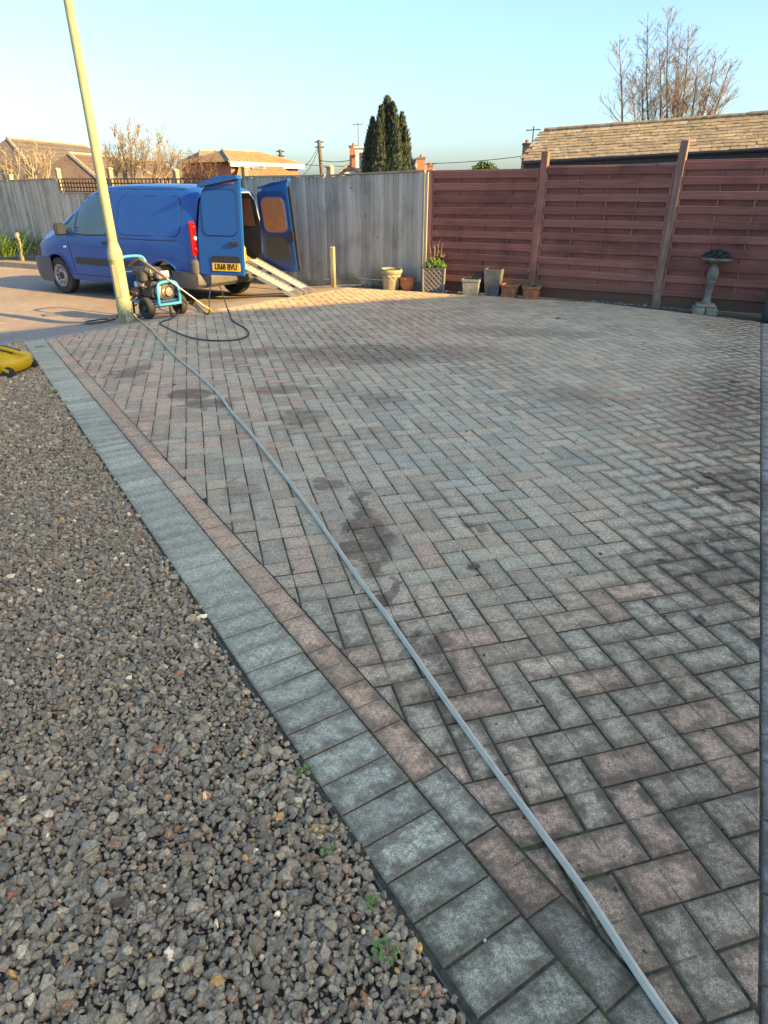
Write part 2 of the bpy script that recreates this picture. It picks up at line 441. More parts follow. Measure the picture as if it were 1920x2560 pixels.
def clip(poly, hp):
    n, d = hp; out = []
    for i in range(len(poly)):
        a, b2 = poly[i], poly[(i + 1) % len(poly)]
        da, db = n.x*a[0] + n.y*a[1] - d, n.x*b2[0] + n.y*b2[1] - d
        if da >= 0: out.append(a)
        if da * db < 0:
            t = da / (da - db); out.append((a[0] + (b2[0]-a[0])*t, a[1] + (b2[1]-a[1])*t))
    return out
def area(p): return .5 * abs(sum(p[i][0]*p[(i+1) % len(p)][1] - p[(i+1) % len(p)][0]*p[i][1] for i in range(len(p))))

STAINS = [  # px, py, rx, ry, strength, softness : damp and dirt marks
 (925, 1350, 62, 85, .62, .25), (905, 1255, 28, 30, .55, .25), (985, 1485, 26, 42, .62, .2), (1085, 1610, 40, 48, .5, .25), (1120, 1700, 60, 45, .35, .4),
 (470, 985, 62, 14, .62, .2), (525, 1008, 62, 13, .55, .25), (310, 935, 58, 12, .55, .25), (360, 918, 30, 10, .45, .3), (820, 1205, 34, 20, .55, .2), (760, 1040, 60, 22, .45, .4),
 (600, 1226, 46, 26, .35, .25), (700, 975, 70, 10, .40, .3), (900, 885, 210, 26, .50, .5), (640, 880, 130, 12, .40, .4), (1150, 880, 150, 20, .35, .6), (1300, 830, 200, 14, .32, .6),
 (1850, 1215, 85, 52, .50, .35), (1840, 1420, 120, 130, .38, .7), (1820, 1000, 110, 110, .32, .8), (1700, 1700, 200, 120, .30, .8), (1780, 2050, 240, 260, .34, .9),
 (1480, 2350, 330, 260, .36, .8), (1300, 2560, 400, 200, .30, .9), (950, 1000, 60, 14, .25, .4), (1420, 990, 160, 26, .30, .7), (1195, 1310, 18, 8, .5, .2)]
def pavermat(name, src, groove=True):
    k = N(name); v = k.pos()
    if src == 'obj': col = k.n('ObjectInfo').outputs['Color']
    else: a = k.n('Attribute'); a.attribute_name = 'col'; col = a.outputs['Color']
    uv = k.n('UVMap').outputs[0]; s = k.n('SeparateXYZ'); k.l(uv, s.inputs[0])
    fine = k.noise(v, 330, 2, .6); mid = k.noise(v, 75, 5, .7); big = k.noise(v, 2.4, 5, .6); blot = k.noise(v, 14, 5, .62)
    c = k.mix(1.0, col, k.ramp(mid, [(.30, (.58,) * 3), (.5, (1,) * 3), (.70, (1.42,) * 3)]), 'MULTIPLY')
    c = k.mix(1.0, c, k.ramp(fine, [(.34, (.55,) * 3), (.5, (1,) * 3), (.66, (1.5,) * 3)]), 'MULTIPLY')
    c = k.mix(k.math('MULTIPLY', k.sstep(fine, .68, .76), .6), c, (.50, .47, .42))                 # pale aggregate
    c = k.mix(k.math('MULTIPLY', k.sstep(blot, .52, .74), .28), c, (.13, .115, .085))            # grime
    c = k.mix(k.math('MULTIPLY', k.sstep(big, .50, .72), .28), c, k.mix(.5, c, (.125, .15, .105)))  # algae
    # shallow false joint across the middle of each block, brown in parts, pale in others
    gx = k.math('ABSOLUTE', s.outputs[0]); gr = k.sstep(gx, .0046, .0016)
    if not groove: gr = k.math('MULTIPLY', gr, 0.0)
    pale = k.noise(v, 9, 3)
    c = k.mix(k.math('MULTIPLY', gr, k.math('MULTIPLY', k.sstep(pale, .68, .42), .70)), c, (.10, .083, .058)); c = k.mix(k.math('MULTIPLY', gr, k.math('MULTIPLY', k.sstep(pale, .5, .6), .6)), c, (.42, .39, .33))
    # dirt washed to the block edges, heavier in broad zones
    e1 = k.math('SUBTRACT', U, gx); e2 = k.math('SUBTRACT', U / 2, k.math('ABSOLUTE', s.outputs[1])); e = k.math('MINIMUM', e1, e2)
    wn_ = k.noise(v, 19, 6, .72); e = k.math('SUBTRACT', e, k.math('MULTIPLY', k.math('SUBTRACT', wn_, .42), .13))
    px_ = k.n('SeparateXYZ'); k.l(v, px_.inputs[0]); zone = k.noise(v, .9, 3)
    near = k.math('ADD', k.sstep(px_.outputs[1], 3.2, .9), k.sstep(k.math('SUBTRACT', px_.outputs[0], k.math('MULTIPLY', px_.outputs[1], .5)), -.55, .35)); near = k.math('MINIMUM', near, 1.0)
    amt = k.math('ADD', k.math('MULTIPLY', near, .52), k.math('MULTIPLY', k.sstep(zone, .45, .65), .30), clamp=True); amt = k.math('ADD', amt, .10, clamp=True)
    c = k.mix(k.math('MULTIPLY', k.sstep(e, .036, -.008), amt), c, (.135, .098, .058))
    c = k.mix(k.math('MULTIPLY', near, k.math('MULTIPLY', k.sstep(wn_, .44, .62), .42)), c, (.165, .118, .072))
    # damp marks
    wob = k.n('TexNoise'); wob.inputs['Scale'].default_value = 7; wob.inputs['Detail'].default_value = 4; k.l(v, wob.inputs['Vector'])
    vm = k.n('VectorMath', operation='SUBTRACT'); k.l(wob.outputs['Color'], vm.inputs[0]); vm.inputs[1].default_value = (.5, .5, .5)
    vs = k.n('VectorMath', operation='SCALE'); k.l(vm.outputs[0], vs.inputs[0]); vs.inputs['Scale'].default_value = .30
    va = k.n('VectorMath', operation='ADD'); k.l(v, va.inputs[0]); k.l(vs.outputs[0], va.inputs[1])
    tot = None
    for (px, py, rx, ry, st, so) in STAINS:
        p = G0(px, py); dx = abs(G0(px + rx, py).x - p.x); dy = abs(G0(px, py - ry).y - G0(px, py + ry).y) / 2
        mp = k.n('Mapping', vector_type='TEXTURE'); k.l(va.outputs[0], mp.inputs[0])
        mp.inputs['Location'].default_value = (p.x, p.y, 0); mp.inputs['Scale'].default_value = (dx, dy, 50)
        mp.inputs['Rotation'].default_value = (0, 0, -math.atan2(p.x, p.y))
        ln = k.n('VectorMath', operation='LENGTH'); k.l(mp.outputs[0], ln.inputs[0])
        f = k.math('MULTIPLY', k.sstep(ln.outputs['Value'], 1 + so * .55, 1 - so * .8), min(.95, st * 1.35))
        tot = f if tot is None else k.math('MAXIMUM', tot, f)
    speck = k.sstep(blot, .30, .55)
    tot = k.math('MULTIPLY', tot, k.math('ADD', k.math('MULTIPLY', speck, .5), .5))
    c = k.mix(tot, c, k.mix(1.0, c, (.36, .30, .255), 'MULTIPLY'))
    h = k.math('ADD', k.math('MULTIPLY', mid, .6), k.math('MULTIPLY', fine, .5)); h = k.math('SUBTRACT', h, k.math('MULTIPLY', gr, .5))
    k.bump(h, .55, .0035)
    return k.out(c, k.math('SUBTRACT', .92, k.math('MULTIPLY', tot, .35)), spec=.3)
mat['paver'] = pavermat('paver_concrete', 'obj'); mat['paver_rest'] = pavermat('paver_concrete_far', 'attr'); mat['paver_plain'] = pavermat('border_concrete', 'obj', False)

def drive_poly(grow=0.0):
    p = [(-12, -1.2), (8, -1.2), (8, 16), (-12, 16)]
    for n, d in [(BN, OFF - .01), (RN, ROFF - 4 * U)] + HP[2:] + [HP_edge]: p = clip(p, (n, d - grow))
    return p
b = MB(); pl = drive_poly(); b.add([(x, y, -.0048) for x, y in pl], [tuple(range(len(pl)))])
drive = tag(b.build('driveway', mat['joint']), kind='structure')
b = MB(); pl = drive_poly(.004); b.prism(pl, -.20, -.011, lambda u, v_, h: (u, v_, h)); base_ = b.build('driveway_bed', mat['concrete'], drive)

PAL = [(.62, .415, .25), (.60, .43, .265), (.585, .44, .275), (.565, .435, .275), (.655, .395, .24), (.53, .43, .285), (.60, .43, .265)]
def paver_colour(x, y):
    # blocks come in mixed batches: warm ones dominate on the left half, grey ones to the right
    w = .5 + .5 * math.sin(x * 1.3 + 1.0) * math.cos(y * .8 - .4) + rnd.uniform(-.55, .55) - .10 * (x - .5)
    if w > 1.0: c = PAL[4]
    elif w > .72: c = PAL[0]
    elif w > .5: c = PAL[1]
    elif w > .3: c = PAL[6]
    elif w > .05: c = PAL[2]
    elif w > -.15: c = PAL[3]
    else: c = PAL[5]
    j = rnd.uniform(.84, 1.14); return tuple(max(.02, q * j) for q in c)
GAP = .0054; CH = .0048; DEP = .034
def rot2(p, a): return (p[0]*math.cos(a) - p[1]*math.sin(a), p[0]*math.sin(a) + p[1]*math.cos(a))
def paver_geo(poly):                             # poly in local metres, ccw
    n = len(poly); cx = sum(p[0] for p in poly)/n; cy = sum(p[1] for p in poly)/n
    ir = min(abs((poly[i][0]-cx)*(poly[(i+1)%n][1]-poly[i][1]) - (poly[i][1]-cy)*(poly[(i+1)%n][0]-poly[i][0])) / max(1e-6, math.hypot(poly[(i+1)%n][0]-poly[i][0], poly[(i+1)%n][1]-poly[i][1])) for i in range(n))
    if n == 4 and abs(area(poly) - 4 * max(p[0] for p in poly) * max(p[1] for p in poly)) < 1e-6 and abs(cx) + abs(cy) < 1e-6:
        top = [(p[0] - math.copysign(CH, p[0]), p[1] - math.copysign(CH, p[1])) for p in poly]
    else:
        k = max(.55, 1 - CH / max(ir, .004)); top = [(cx + (p[0]-cx)*k, cy + (p[1]-cy)*k) for p in poly]
    v = [(*p, 0) for p in top] + [(*p, -CH * .9) for p in poly] + [(*p, -DEP) for p in poly]
    f = [tuple(range(n))] + [(n+i, n+(i+1) % n, (i+1) % n, i) for i in range(n)] + [(2*n+i, 2*n+(i+1) % n, n+(i+1) % n, n+i) for i in range(n)]
    return v, f
def uvset(me, uvs):
    l = me.uv_layers.new(name='UVMap'); vi = np.empty(len(me.loops), dtype=np.int32); me.loops.foreach_get('vertex_index', vi)
    l.data.foreach_set('uv', np.asarray(uvs, dtype=np.float32)[vi].ravel())
SHARED = {}
def paver_obj(name, poly, x, y, a, colr, parent, key=None, du=0.0):
    if key and key in SHARED: me = SHARED[key]
    else:
        v, f = paver_geo(poly); me = bpy.data.meshes.new(name); me.from_pydata(v, [], f); me.update()
        uvset(me, [(p[0], p[1]) for p in v]); me.materials.append(mat['paver_plain' if du else 'paver'])
        if key: SHARED[key] = me
    o = bpy.data.objects.new(name, me); COL.objects.link(o); o.parent = parent
    o.location = (x, y, rnd.uniform(-.0022, .0022)); o.rotation_euler = (rnd.uniform(-.011, .011), rnd.uniform(-.011, .011), a)
    o.color = (*colr, 1); return o
class Rest:
    def __init__(s): s.v = []; s.f = []; s.c = []; s.uv = []
    def add(s, poly, x, y, a, colr):
        v, f = paver_geo(poly); n = len(s.v); z = rnd.uniform(-.0015, .0015); t1, t2 = rnd.uniform(-.006, .006), rnd.uniform(-.006, .006)
        for p in v:
            q = rot2(p, a); s.v.append((q[0]+x, q[1]+y, p[2]+z+p[0]*t1+p[1]*t2)); s.uv.append((p[0], p[1]))
        for ff in f: s.f.append(tuple(i+n for i in ff)); s.c.append((*colr, 1))
    def build(s, name, parent):
        me = bpy.data.meshes.new(name); me.from_pydata(s.v, [], s.f); me.update(); uvset(me, s.uv); me.materials.append(mat['paver_rest'])
        at_ = me.attributes.new('col', 'FLOAT_COLOR', 'FACE'); at_.data.foreach_set('color', np.asarray(s.c, dtype=np.float32).ravel())
        o = fin(name, me, None, parent); tag(o, kind='stuff'); return o

# herringbone field
HA = math.atan2(-490, 1814.6)                    # yaw of the block axis that runs away from the house
AX = Vector((math.cos(HA), -math.sin(HA), 0)); AY = Vector((math.sin(HA), math.cos(HA), 0))
AX = Vector((AY.y, -AY.x, 0)); HANG = math.atan2(AX.y, AX.x)
ORI = G0(1353, 1452.7)
L2, W2 = U - GAP/2, U/2 - GAP/2
cand = []
for i in range(-75, 75):
    for j in range(-75, 110):
        k = (i + j) % 4
        if k == 0: cx, cy, rot = i + 1, j + .5, 0
        elif k == 2: cx, cy, rot = i + .5, j + 1, 1
        else: continue
        p = ORI + AX * (cx * U) + AY * (cy * U)
        ang = HANG + rot * math.pi / 2
        if p.y < -.9 or p.y > 14 or p.x < -6 or p.x > 7: continue
        cnr = [rot2(q, ang) for q in ((-L2, -W2), (L2, -W2), (L2, W2), (-L2, W2))]
        poly = [(q[0]+p.x, q[1]+p.y) for q in cnr]; full = True
        for n, d in FIELD:
            mn = min(n.x*q[0]+n.y*q[1]-d for q in poly)
            if mn < GAP/2: full = False; poly = clip(poly, (n, d + GAP/2))
            if len(poly) < 3: break
        if len(poly) < 3 or area(poly) < .0012: continue
        cand.append((p, ang, full, poly))
cand.sort(key=lambda q: q[0].x**2 + (q[0].y)**2 if q[0].y > .45 else 1e3)
rest = Rest(); cnt = 0
for (p, ang, full, poly) in cand:
    c = paver_colour(p.x, p.y); a = ang + rnd.uniform(-.006, .006)
    if full: loc = [(-L2, -W2), (L2, -W2), (L2, W2), (-L2, W2)]
    else: loc = [rot2((q[0]-p.x, q[1]-p.y), -ang) for q in poly]; a = ang
    vis = p.y > .45 and abs(p.x) < .62 * p.y + .5
    if vis and cnt < 300: paver_obj('paver', loc, p.x, p.y, a, c, drive, 'full' if full else None); cnt += 1
    else: rest.add(loc, p.x, p.y, a, c)
rest.build('paver_field', drive)

# left border: grey header blocks outside, red stretchers inside
hl = [(-U + GAP/2, -U/2 + GAP/2 - .0008), (U - GAP/2, -U/2 + GAP/2 - .0008), (U - GAP/2, U/2 - GAP/2 + .0008), (-U + GAP/2, U/2 - GAP/2 + .0008)]
aN = math.atan2(BN.y, BN.x)
border = empty('driveway_border'); tag(border, kind='structure')
grey_i = [(.53, .455, .30), (.505, .435, .29), (.555, .475, .315)]
for i in range(-8, 110):
    p = BN * (OFF + U) + BD * (i * U); p = p
    if p.y < -.6: continue
    if HP_edge[0].dot(p) - HP_edge[1] < U * .55: continue
    j = rnd.uniform(.86, 1.12); c = [q * j for q in rnd.choice(grey_i)]
    paver_obj('border_block', hl, p.x, p.y, aN + rnd.uniform(-.008, .008), c, border, 'head', 1.0)
sl_ = [(-U + GAP/2 - .001, -U/2 + GAP/2), (U - GAP/2 + .001, -U/2 + GAP/2), (U - GAP/2 + .001, U/2 - GAP/2), (-U + GAP/2 - .001, U/2 - GAP/2)]
aB = math.atan2(BD.y, BD.x)
for i in range(-4, 56):
    p = BN * (OFF + 2.5 * U) + BD * (i * 2 * U + .04)
    if p.y < -.6 or HP_edge[0].dot(p) - HP_edge[1] < U * .8: continue
    j = rnd.uniform(.85, 1.12); c = rnd.choice([(.70, .405, .235), (.66, .42, .25), (.64, .43, .265), (.71, .40, .23)])
    if p.y < 1.25: c = rnd.choice([(.48, .39, .26), (.56, .29, .17), (.58, .34, .20), (.60, .36, .22)])
    paver_obj('border_stretcher', sl_, p.x, p.y, aB + rnd.uniform(-.006, .006), [q * j for q in c], border, 'str')
# right border: two rows of stretchers
rb = empty('house_side_border'); tag(rb, kind='structure'); aR = math.atan2(RD.y, RD.x)
for row in range(2):
    for i in range(-2, 44):
        p = -RN * 0 + RN * (ROFF - (.5 + row) * U) + RD * (i * 2 * U + .05 + row * U)
        if p.y < -.3 or p.y > 8.45: continue
        j = rnd.uniform(.85, 1.15); c = rnd.choice([(.44, .31, .245), (.38, .34, .29), (.42, .33, .27), (.36, .325, .28)])
        paver_obj('border_stretcher', sl_, p.x, p.y, aR + rnd.uniform(-.004, .004), [q * j for q in c], rb, 'str')
# far edge course along the road
eb = empty('road_edge_course'); tag(eb, kind='structure'); aE = math.atan2(ed.y, ed.x); LEN = (E1 - E0).length
for i in range(int(LEN / (2 * U))):
    p = E0 + ed * ((i + .5) * 2 * U) - en * (U * .5)
    if (p.dot(BN) - OFF) < 3.4 * U * 0: continue
    j = rnd.uniform(.9, 1.15); c = rnd.choice([(.43, .35, .27), (.46, .34, .255), (.41, .355, .285)])
    paver_obj('edge_block', sl_, p.x, p.y, aE + rnd.uniform(-.005, .005), [q * j for q in c], eb, 'str')

# ------------------------------------------------------------------ unseen building behind the photographer, added and sized to shade the drive
hd = Vector((.914, .407, 0)).normalized(); hn = Vector((-hd.y, hd.x, 0)); RIDGE = 14.0
hsd = Vector((math.cos(SUN_AZ), math.sin(SUN_AZ), 0)); SE = gp(700, 768)
hc = Vector((SE.x, SE.y, 0)) + hsd * (RIDGE / math.tan(SUN_EL))
hroot = empty('shade_building'); tag(hroot, 'unseen tall brick building with a pitched roof, added behind the photographer to shade the drive', 'building')
hm = Matrix(((hd.x, hn.x, 0), (hd.y, hn.y, 0), (0, 0, 1)))
def hp(t, n, z): return hc + hd * t + hn * n + Vector((0, 0, z))
TA, TB, HD, EV = -16.5, 13.0, 4.5, 10.6
b = MB(); c = hp((TA+TB)/2, 0, EV/2); b.box(c, (TB-TA-.5, 2*HD-.5, EV), m=hm); b.build('wall', mat['brick_dark'], hroot)
b = MB()
for sgn in (-1, 1):
    q = [hp(TA, sgn*HD, EV-.1), hp(TB, sgn*HD, EV-.1), hp(TB, 0, RIDGE), hp(TA, 0, RIDGE)]
    dn = Vector((0, 0, -.14)); v = q + [p + dn for p in q]
    b.add(v, [(0,1,2,3), (7,6,5,4), (0,4,5,1), (1,5,6,2), (2,6,7,3), (3,7,4,0)])
b.build('roof', mat['roof_brown'], hroot)
b = MB()
for t in (TA+.3, TB-.3):
    b = MB(); b.add([hp(t, -HD+.3, EV), hp(t, HD-.3, EV), hp(t, 0, RIDGE-.2)], [(0,1,2)]); b.build('gable', mat['brick_dark'], hroot)
for t in (-9, -5.5, -1.5, 2.5):
    for z in (1.5, 4.2, 6.9, 9.4):
        b = MB(); b.box(hp(t, HD-.22, z), (1.5, .12, 1.15), m=hm); w_ = b.build('window', mat['render_white'], hroot)
        b = MB(); b.box(hp(t, HD-.155, z), (1.35, .03, 1.0), m=hm); b.build('pane', mat['glass'], w_)

# ------------------------------------------------------------------ gravel bed on the left
bnd = lambda x, y: x * BN.x + y * BN.y - OFF     # < 0 on the gravel side
b = MB(); nx, ny = 60, 90
gx0, gx1, gy0, gy1 = -7.5, 1.6, -.8, 8.2
pl = [(gx0, gy0), (gx1, gy0), (gx1, gy1), (gx0, gy1)]
pl = clip(pl, (-BN, -OFF + .003)); pl = clip(pl, (HP_edge[0], HP_edge[1] + .0))
b.add([(x, y, -.020) for x, y in pl], [tuple(range(len(pl)))])
tag(b.build('gravel_bed_soil', mat['soilbed']), kind='structure')
def stonemat():
    k = N('crushed_stone'); a = k.n('Attribute'); a.attribute_name = 'col'; v = k.pos()
    m1 = k.noise(v, 120, 4, .65); m2 = k.noise(v, 420, 2)
    c = k.mix(1.0, a.outputs['Color'], k.ramp(m1, [(.3, (.6,) * 3), (.7, (1.35,) * 3)]), 'MULTIPLY')
    c = k.mix(1.0, c, k.ramp(m2, [(.35, (.78,) * 3), (.65, (1.2,) * 3)]), 'MULTIPLY')
    k.bump(m1, .5, .003); return k.out(c, .82, spec=.35)
mat['stone'] = stonemat()
def ico():
    t = (1 + 5 ** .5) / 2
    v = np.array([(-1,t,0),(1,t,0),(-1,-t,0),(1,-t,0),(0,-1,t),(0,1,t),(0,-1,-t),(0,1,-t),(t,0,-1),(t,0,1),(-t,0,-1),(-t,0,1)], float); v /= np.linalg.norm(v[0])
    f = np.array([(0,11,5),(0,5,1),(0,1,7),(0,7,10),(0,10,11),(1,5,9),(5,11,4),(11,10,2),(10,7,6),(7,1,8),(3,9,4),(3,4,2),(3,2,6),(3,6,8),(3,8,9),(4,9,5),(2,4,11),(6,2,10),(8,6,7),(9,8,1)])
    return v, f
def stones(name, pts, sizes, cols, seed, m, parent=None):   # pts (n,3), sizes (n,3)
    rg = np.random.default_rng(seed); v0, f0 = ico(); n = len(pts)
    var = []
    for _ in range(24):                          # angular chunks: an icosahedron cut by a few random planes
        v = v0 * rg.uniform(.82, 1.12, (12, 1))
        for _k in range(4):
            d = rg.normal(size=3); d /= np.linalg.norm(d); lim = rg.uniform(.45, .75); h = v @ d; ov = np.clip(h - lim, 0, None); v = v - ov[:, None] * d
        var.append(v)
    var = np.array(var); V = var[rg.integers(0, 24, n)] * sizes[:, None, :]
    q = rg.normal(size=(n, 4)); q[:, 1:3] *= .38; q /= np.linalg.norm(q, axis=1, keepdims=True)
    w, x, y, z = q[:, 0], q[:, 1], q[:, 2], q[:, 3]
    Rm = np.stack([np.stack([1-2*(y*y+z*z), 2*(x*y-z*w), 2*(x*z+y*w)], -1), np.stack([2*(x*y+z*w), 1-2*(x*x+z*z), 2*(y*z-x*w)], -1), np.stack([2*(x*z-y*w), 2*(y*z+x*w), 1-2*(x*x+y*y)], -1)], 1)
    V = np.einsum('nij,nkj->nki', Rm, V) + pts[:, None, :]
    F = (f0[None] + (np.arange(n) * 12)[:, None, None]).reshape(-1, 3)
    me = bpy.data.meshes.new(name); me.vertices.add(n * 12); me.vertices.foreach_set('co', V.astype(np.float32).ravel())
    me.loops.add(len(F) * 3); me.polygons.add(len(F)); me.loops.foreach_set('vertex_index', F.astype(np.int32).ravel())
    me.polygons.foreach_set('loop_start', np.arange(0, len(F) * 3, 3, dtype=np.int32)); me.update(calc_edges=True); me.validate()
    me.polygons.foreach_set('use_smooth', [False] * len(me.polygons))
    a = me.attributes.new('col', 'FLOAT_COLOR', 'FACE'); cc = np.repeat(np.c_[cols, np.ones(n)], 20, axis=0)
    a.data.foreach_set('color', cc.astype(np.float32).ravel())
    return fin(name, me, m, parent)
rg = np.random.default_rng(3)
def jitter(x0, x1, y0, y1, sp):
    xs = np.arange(x0, x1, sp); ys = np.arange(y0, y1, sp); X, Y = np.meshgrid(xs, ys); X = X.ravel() + rg.uniform(-.48, .48, X.size) * sp; Y = Y.ravel() + rg.uniform(-.48, .48, Y.size) * sp
    return X, Y
XS, YS, ZS, SZ = [], [], [], []
for layer, (sp_, z0) in enumerate(((.0165, -.017), (.0170, -.010), (.022, -.004))):
    X, Y = jitter(-5.6, .9, .2, 7.6, sp_)
    d = X * BN.x + Y * BN.y - OFF
    fwd = Y
    left = -.56 * Y - .42
    edge = .002 + .032 * (.5 + .5 * np.sin(Y * 3.1 + 1)) * np.clip((2.6 - Y) / 1.2, .12, 1) + rg.uniform(-.012, .018, X.size)
    keep = (d < -edge) & (X > left) & (Y > .28) & ((HP_edge[0].x * X + HP_edge[0].y * Y - HP_edge[1]) > .03)
    if layer == 2: keep &= rg.random(X.size) < .55
    if layer == 0: keep &= (Y < 3.5)
    X, Y = X[keep], Y[keep]
    XS.append(X); YS.append(Y); ZS.append(z0 + rg.normal(0, .003, X.size) + .004 * np.sin(X * 5) * np.sin(Y * 4))
    s = rg.lognormal(math.log(.0091), .38, X.size) * (1 + .10 * np.clip(Y - 3, 0, 3)); SZ.append(s)
X = np.concatenate(XS); Y = np.concatenate(YS); Z = np.concatenate(ZS); s = np.clip(np.concatenate(SZ), .006, .024)
sizes = np.stack([s * rg.uniform(1.0, 1.55, s.size), s * rg.uniform(.75, 1.1, s.size), s * rg.uniform(.55, .9, s.size)], 1)
pal = np.array([(.150, .138, .120), (.118, .110, .100), (.180, .160, .130), (.135, .120, .100), (.165, .150, .135), (.205, .185, .155), (.10, .094, .088), (.17, .115, .085), (.34, .30, .235), (.52, .48, .40), (.36, .22, .09), (.20, .095, .065)])
pr = np.array([.20, .17, .16, .17, .12, .05, .08, .03, .008, .003, .003, .005]); pr /= pr.sum()
cols = pal[rg.choice(len(pal), s.size, p=pr)] * rg.uniform(.78, 1.22, (s.size, 1)) * np.array([2.95, 2.28, 1.58])
tag(stones('gravel', np.stack([X, Y, Z], 1), sizes, cols, 5, mat['stone']), 'grey brown crushed stone gravel covering the bed left of the drive', 'gravel', kind='stuff')

# gravel strip along the foot of the red fence
C0 = gp(1066, 722); C1 = gp(1900, 784); fd = (C1 - C0).normalized(); fnm = Vector((fd.y, -fd.x, 0))    # fnm points to the camera side
if fnm.y > 0: fnm = -fnm
pA = gp(63, 641); pB = gp(833, 711)
b = MB(); FEND = C0 + fd * 7.2
strip = [(F1 - ed * .3), F2, F3, FEND + fnm * .6, FEND - fnm * .2, C0 - fnm * .2, pB + Vector((.1, .35, 0))]
b.add([(p.x, p.y, -.006 - .03) for p in strip], [tuple(range(len(strip)))][0:1]); tag(b.build('fence_bed_soil', mat['soilbed']), kind='structure')
X, Y = jitter(-1.2, 7.2, 7.0, 12.6, .030)
ins = np.ones(X.size, bool)
for (p, q) in ((F1, F2), (F2, F3)):
    n, d = half(p, q)
    if n.dot(Vector((.5, 3, 0))) - d > 0: n, d = -n, -d
    ins &= (n.x * X + n.y * Y - d) > .012
ins &= ((X - C0.x) * fnm.x + (Y - C0.y) * fnm.y > -.02) & (((X - C0.x) * fd.x + (Y - C0.y) * fd.y) > -.75)
X, Y = X[ins], Y[ins]; s = rg.lognormal(math.log(.017), .3, X.size)
sizes = np.stack([s * 1.2, s, s * .75], 1); Z = rg.uniform(-.025, .004, X.size)
cols = np.array([(.22, .21, .20), (.15, .145, .14), (.30, .28, .255), (.5, .46, .38)])[rg.choice(4, s.size, p=[.4, .33, .2, .07])] * rg.uniform(.7, 1.25, (s.size, 1))
tag(stones('gravel_strip', np.stack([X, Y, Z], 1), sizes, cols, 8, mat['stone']), 'strip of loose grey stones along the foot of the red fence', 'gravel', kind='stuff')

# ------------------------------------------------------------------ fences
def wall_z(x, y): return gz(x, y)
gdir = (C0 - pB).normalized()
grey = empty('close_board_fence', (pB.x, pB.y, 0)); tag(grey, 'weathered grey vertical board fence with trellis top behind the blue van', 'fence')
gl = Vector((pB.x, pB.y, 0))
def gpt(P, z): return Vector((P.x, P.y, z)) - gl
TOPZ = zat(pB, 441)
Pl = [colx(px, 445, pA, pB) for px in (-130, 27, 147, 277, 440, 613)] + [Vector((pB.x, pB.y, 0)), Vector((C0.x, C0.y, 0))]
def yaw(a, b2): d = b2 - a; return math.atan2(d.y, d.x)
for i, P in enumerate(Pl):
    if i == len(Pl) - 1: continue
    zt = zat(P, (436, 440, 425, 424, 428, 421, 420)[i]); zb = gz(P.x, P.y) - .05
    a = yaw(P, Pl[i + 1]); b = MB(); b.box((0, 0, 0), (.10, .10, zt - zb), ch=.006)
    o = b.build('post', mat['wgreypost'], grey); o.location = gpt(P, (zt + zb) / 2); o.rotation_euler = (R(rnd.uniform(-.5, .5)), R(rnd.uniform(-.6, .6)), a)
    b = MB(); b.sq([(.062, 0), (.062, .02), (.03, .045)], ch=.05); o = b.build('post_cap', mat['wgreypost'], grey); o.location = gpt(P, zt + .002); o.rotation_euler = (0, 0, a)
bmesh_cache = {}
def board(h, name='board', w=.108):
    key = round(h, 2)
    if key not in bmesh_cache:
        bb = MB(); t0, t1 = .006, .022       # feather edge
        v = [(-w/2, 0, 0), (w/2, 0, 0), (w/2, t1, 0), (-w/2, t0, 0)]; v += [(x, y, key) for x, y, _ in v]
        bb.add(v, [(0,3,2,1), (4,5,6,7), (0,1,5,4), (1,2,6,5), (2,3,7,6), (3,0,4,7)])
        me = bpy.data.meshes.new(name); me.from_pydata(bb.v, [], bb.f); me.update(); me.materials.append(mat['wgrey']); bmesh_cache[key] = me
    o = bpy.data.objects.new(name, bmesh_cache[key]); COL.objects.link(o); return o
TRW = .27
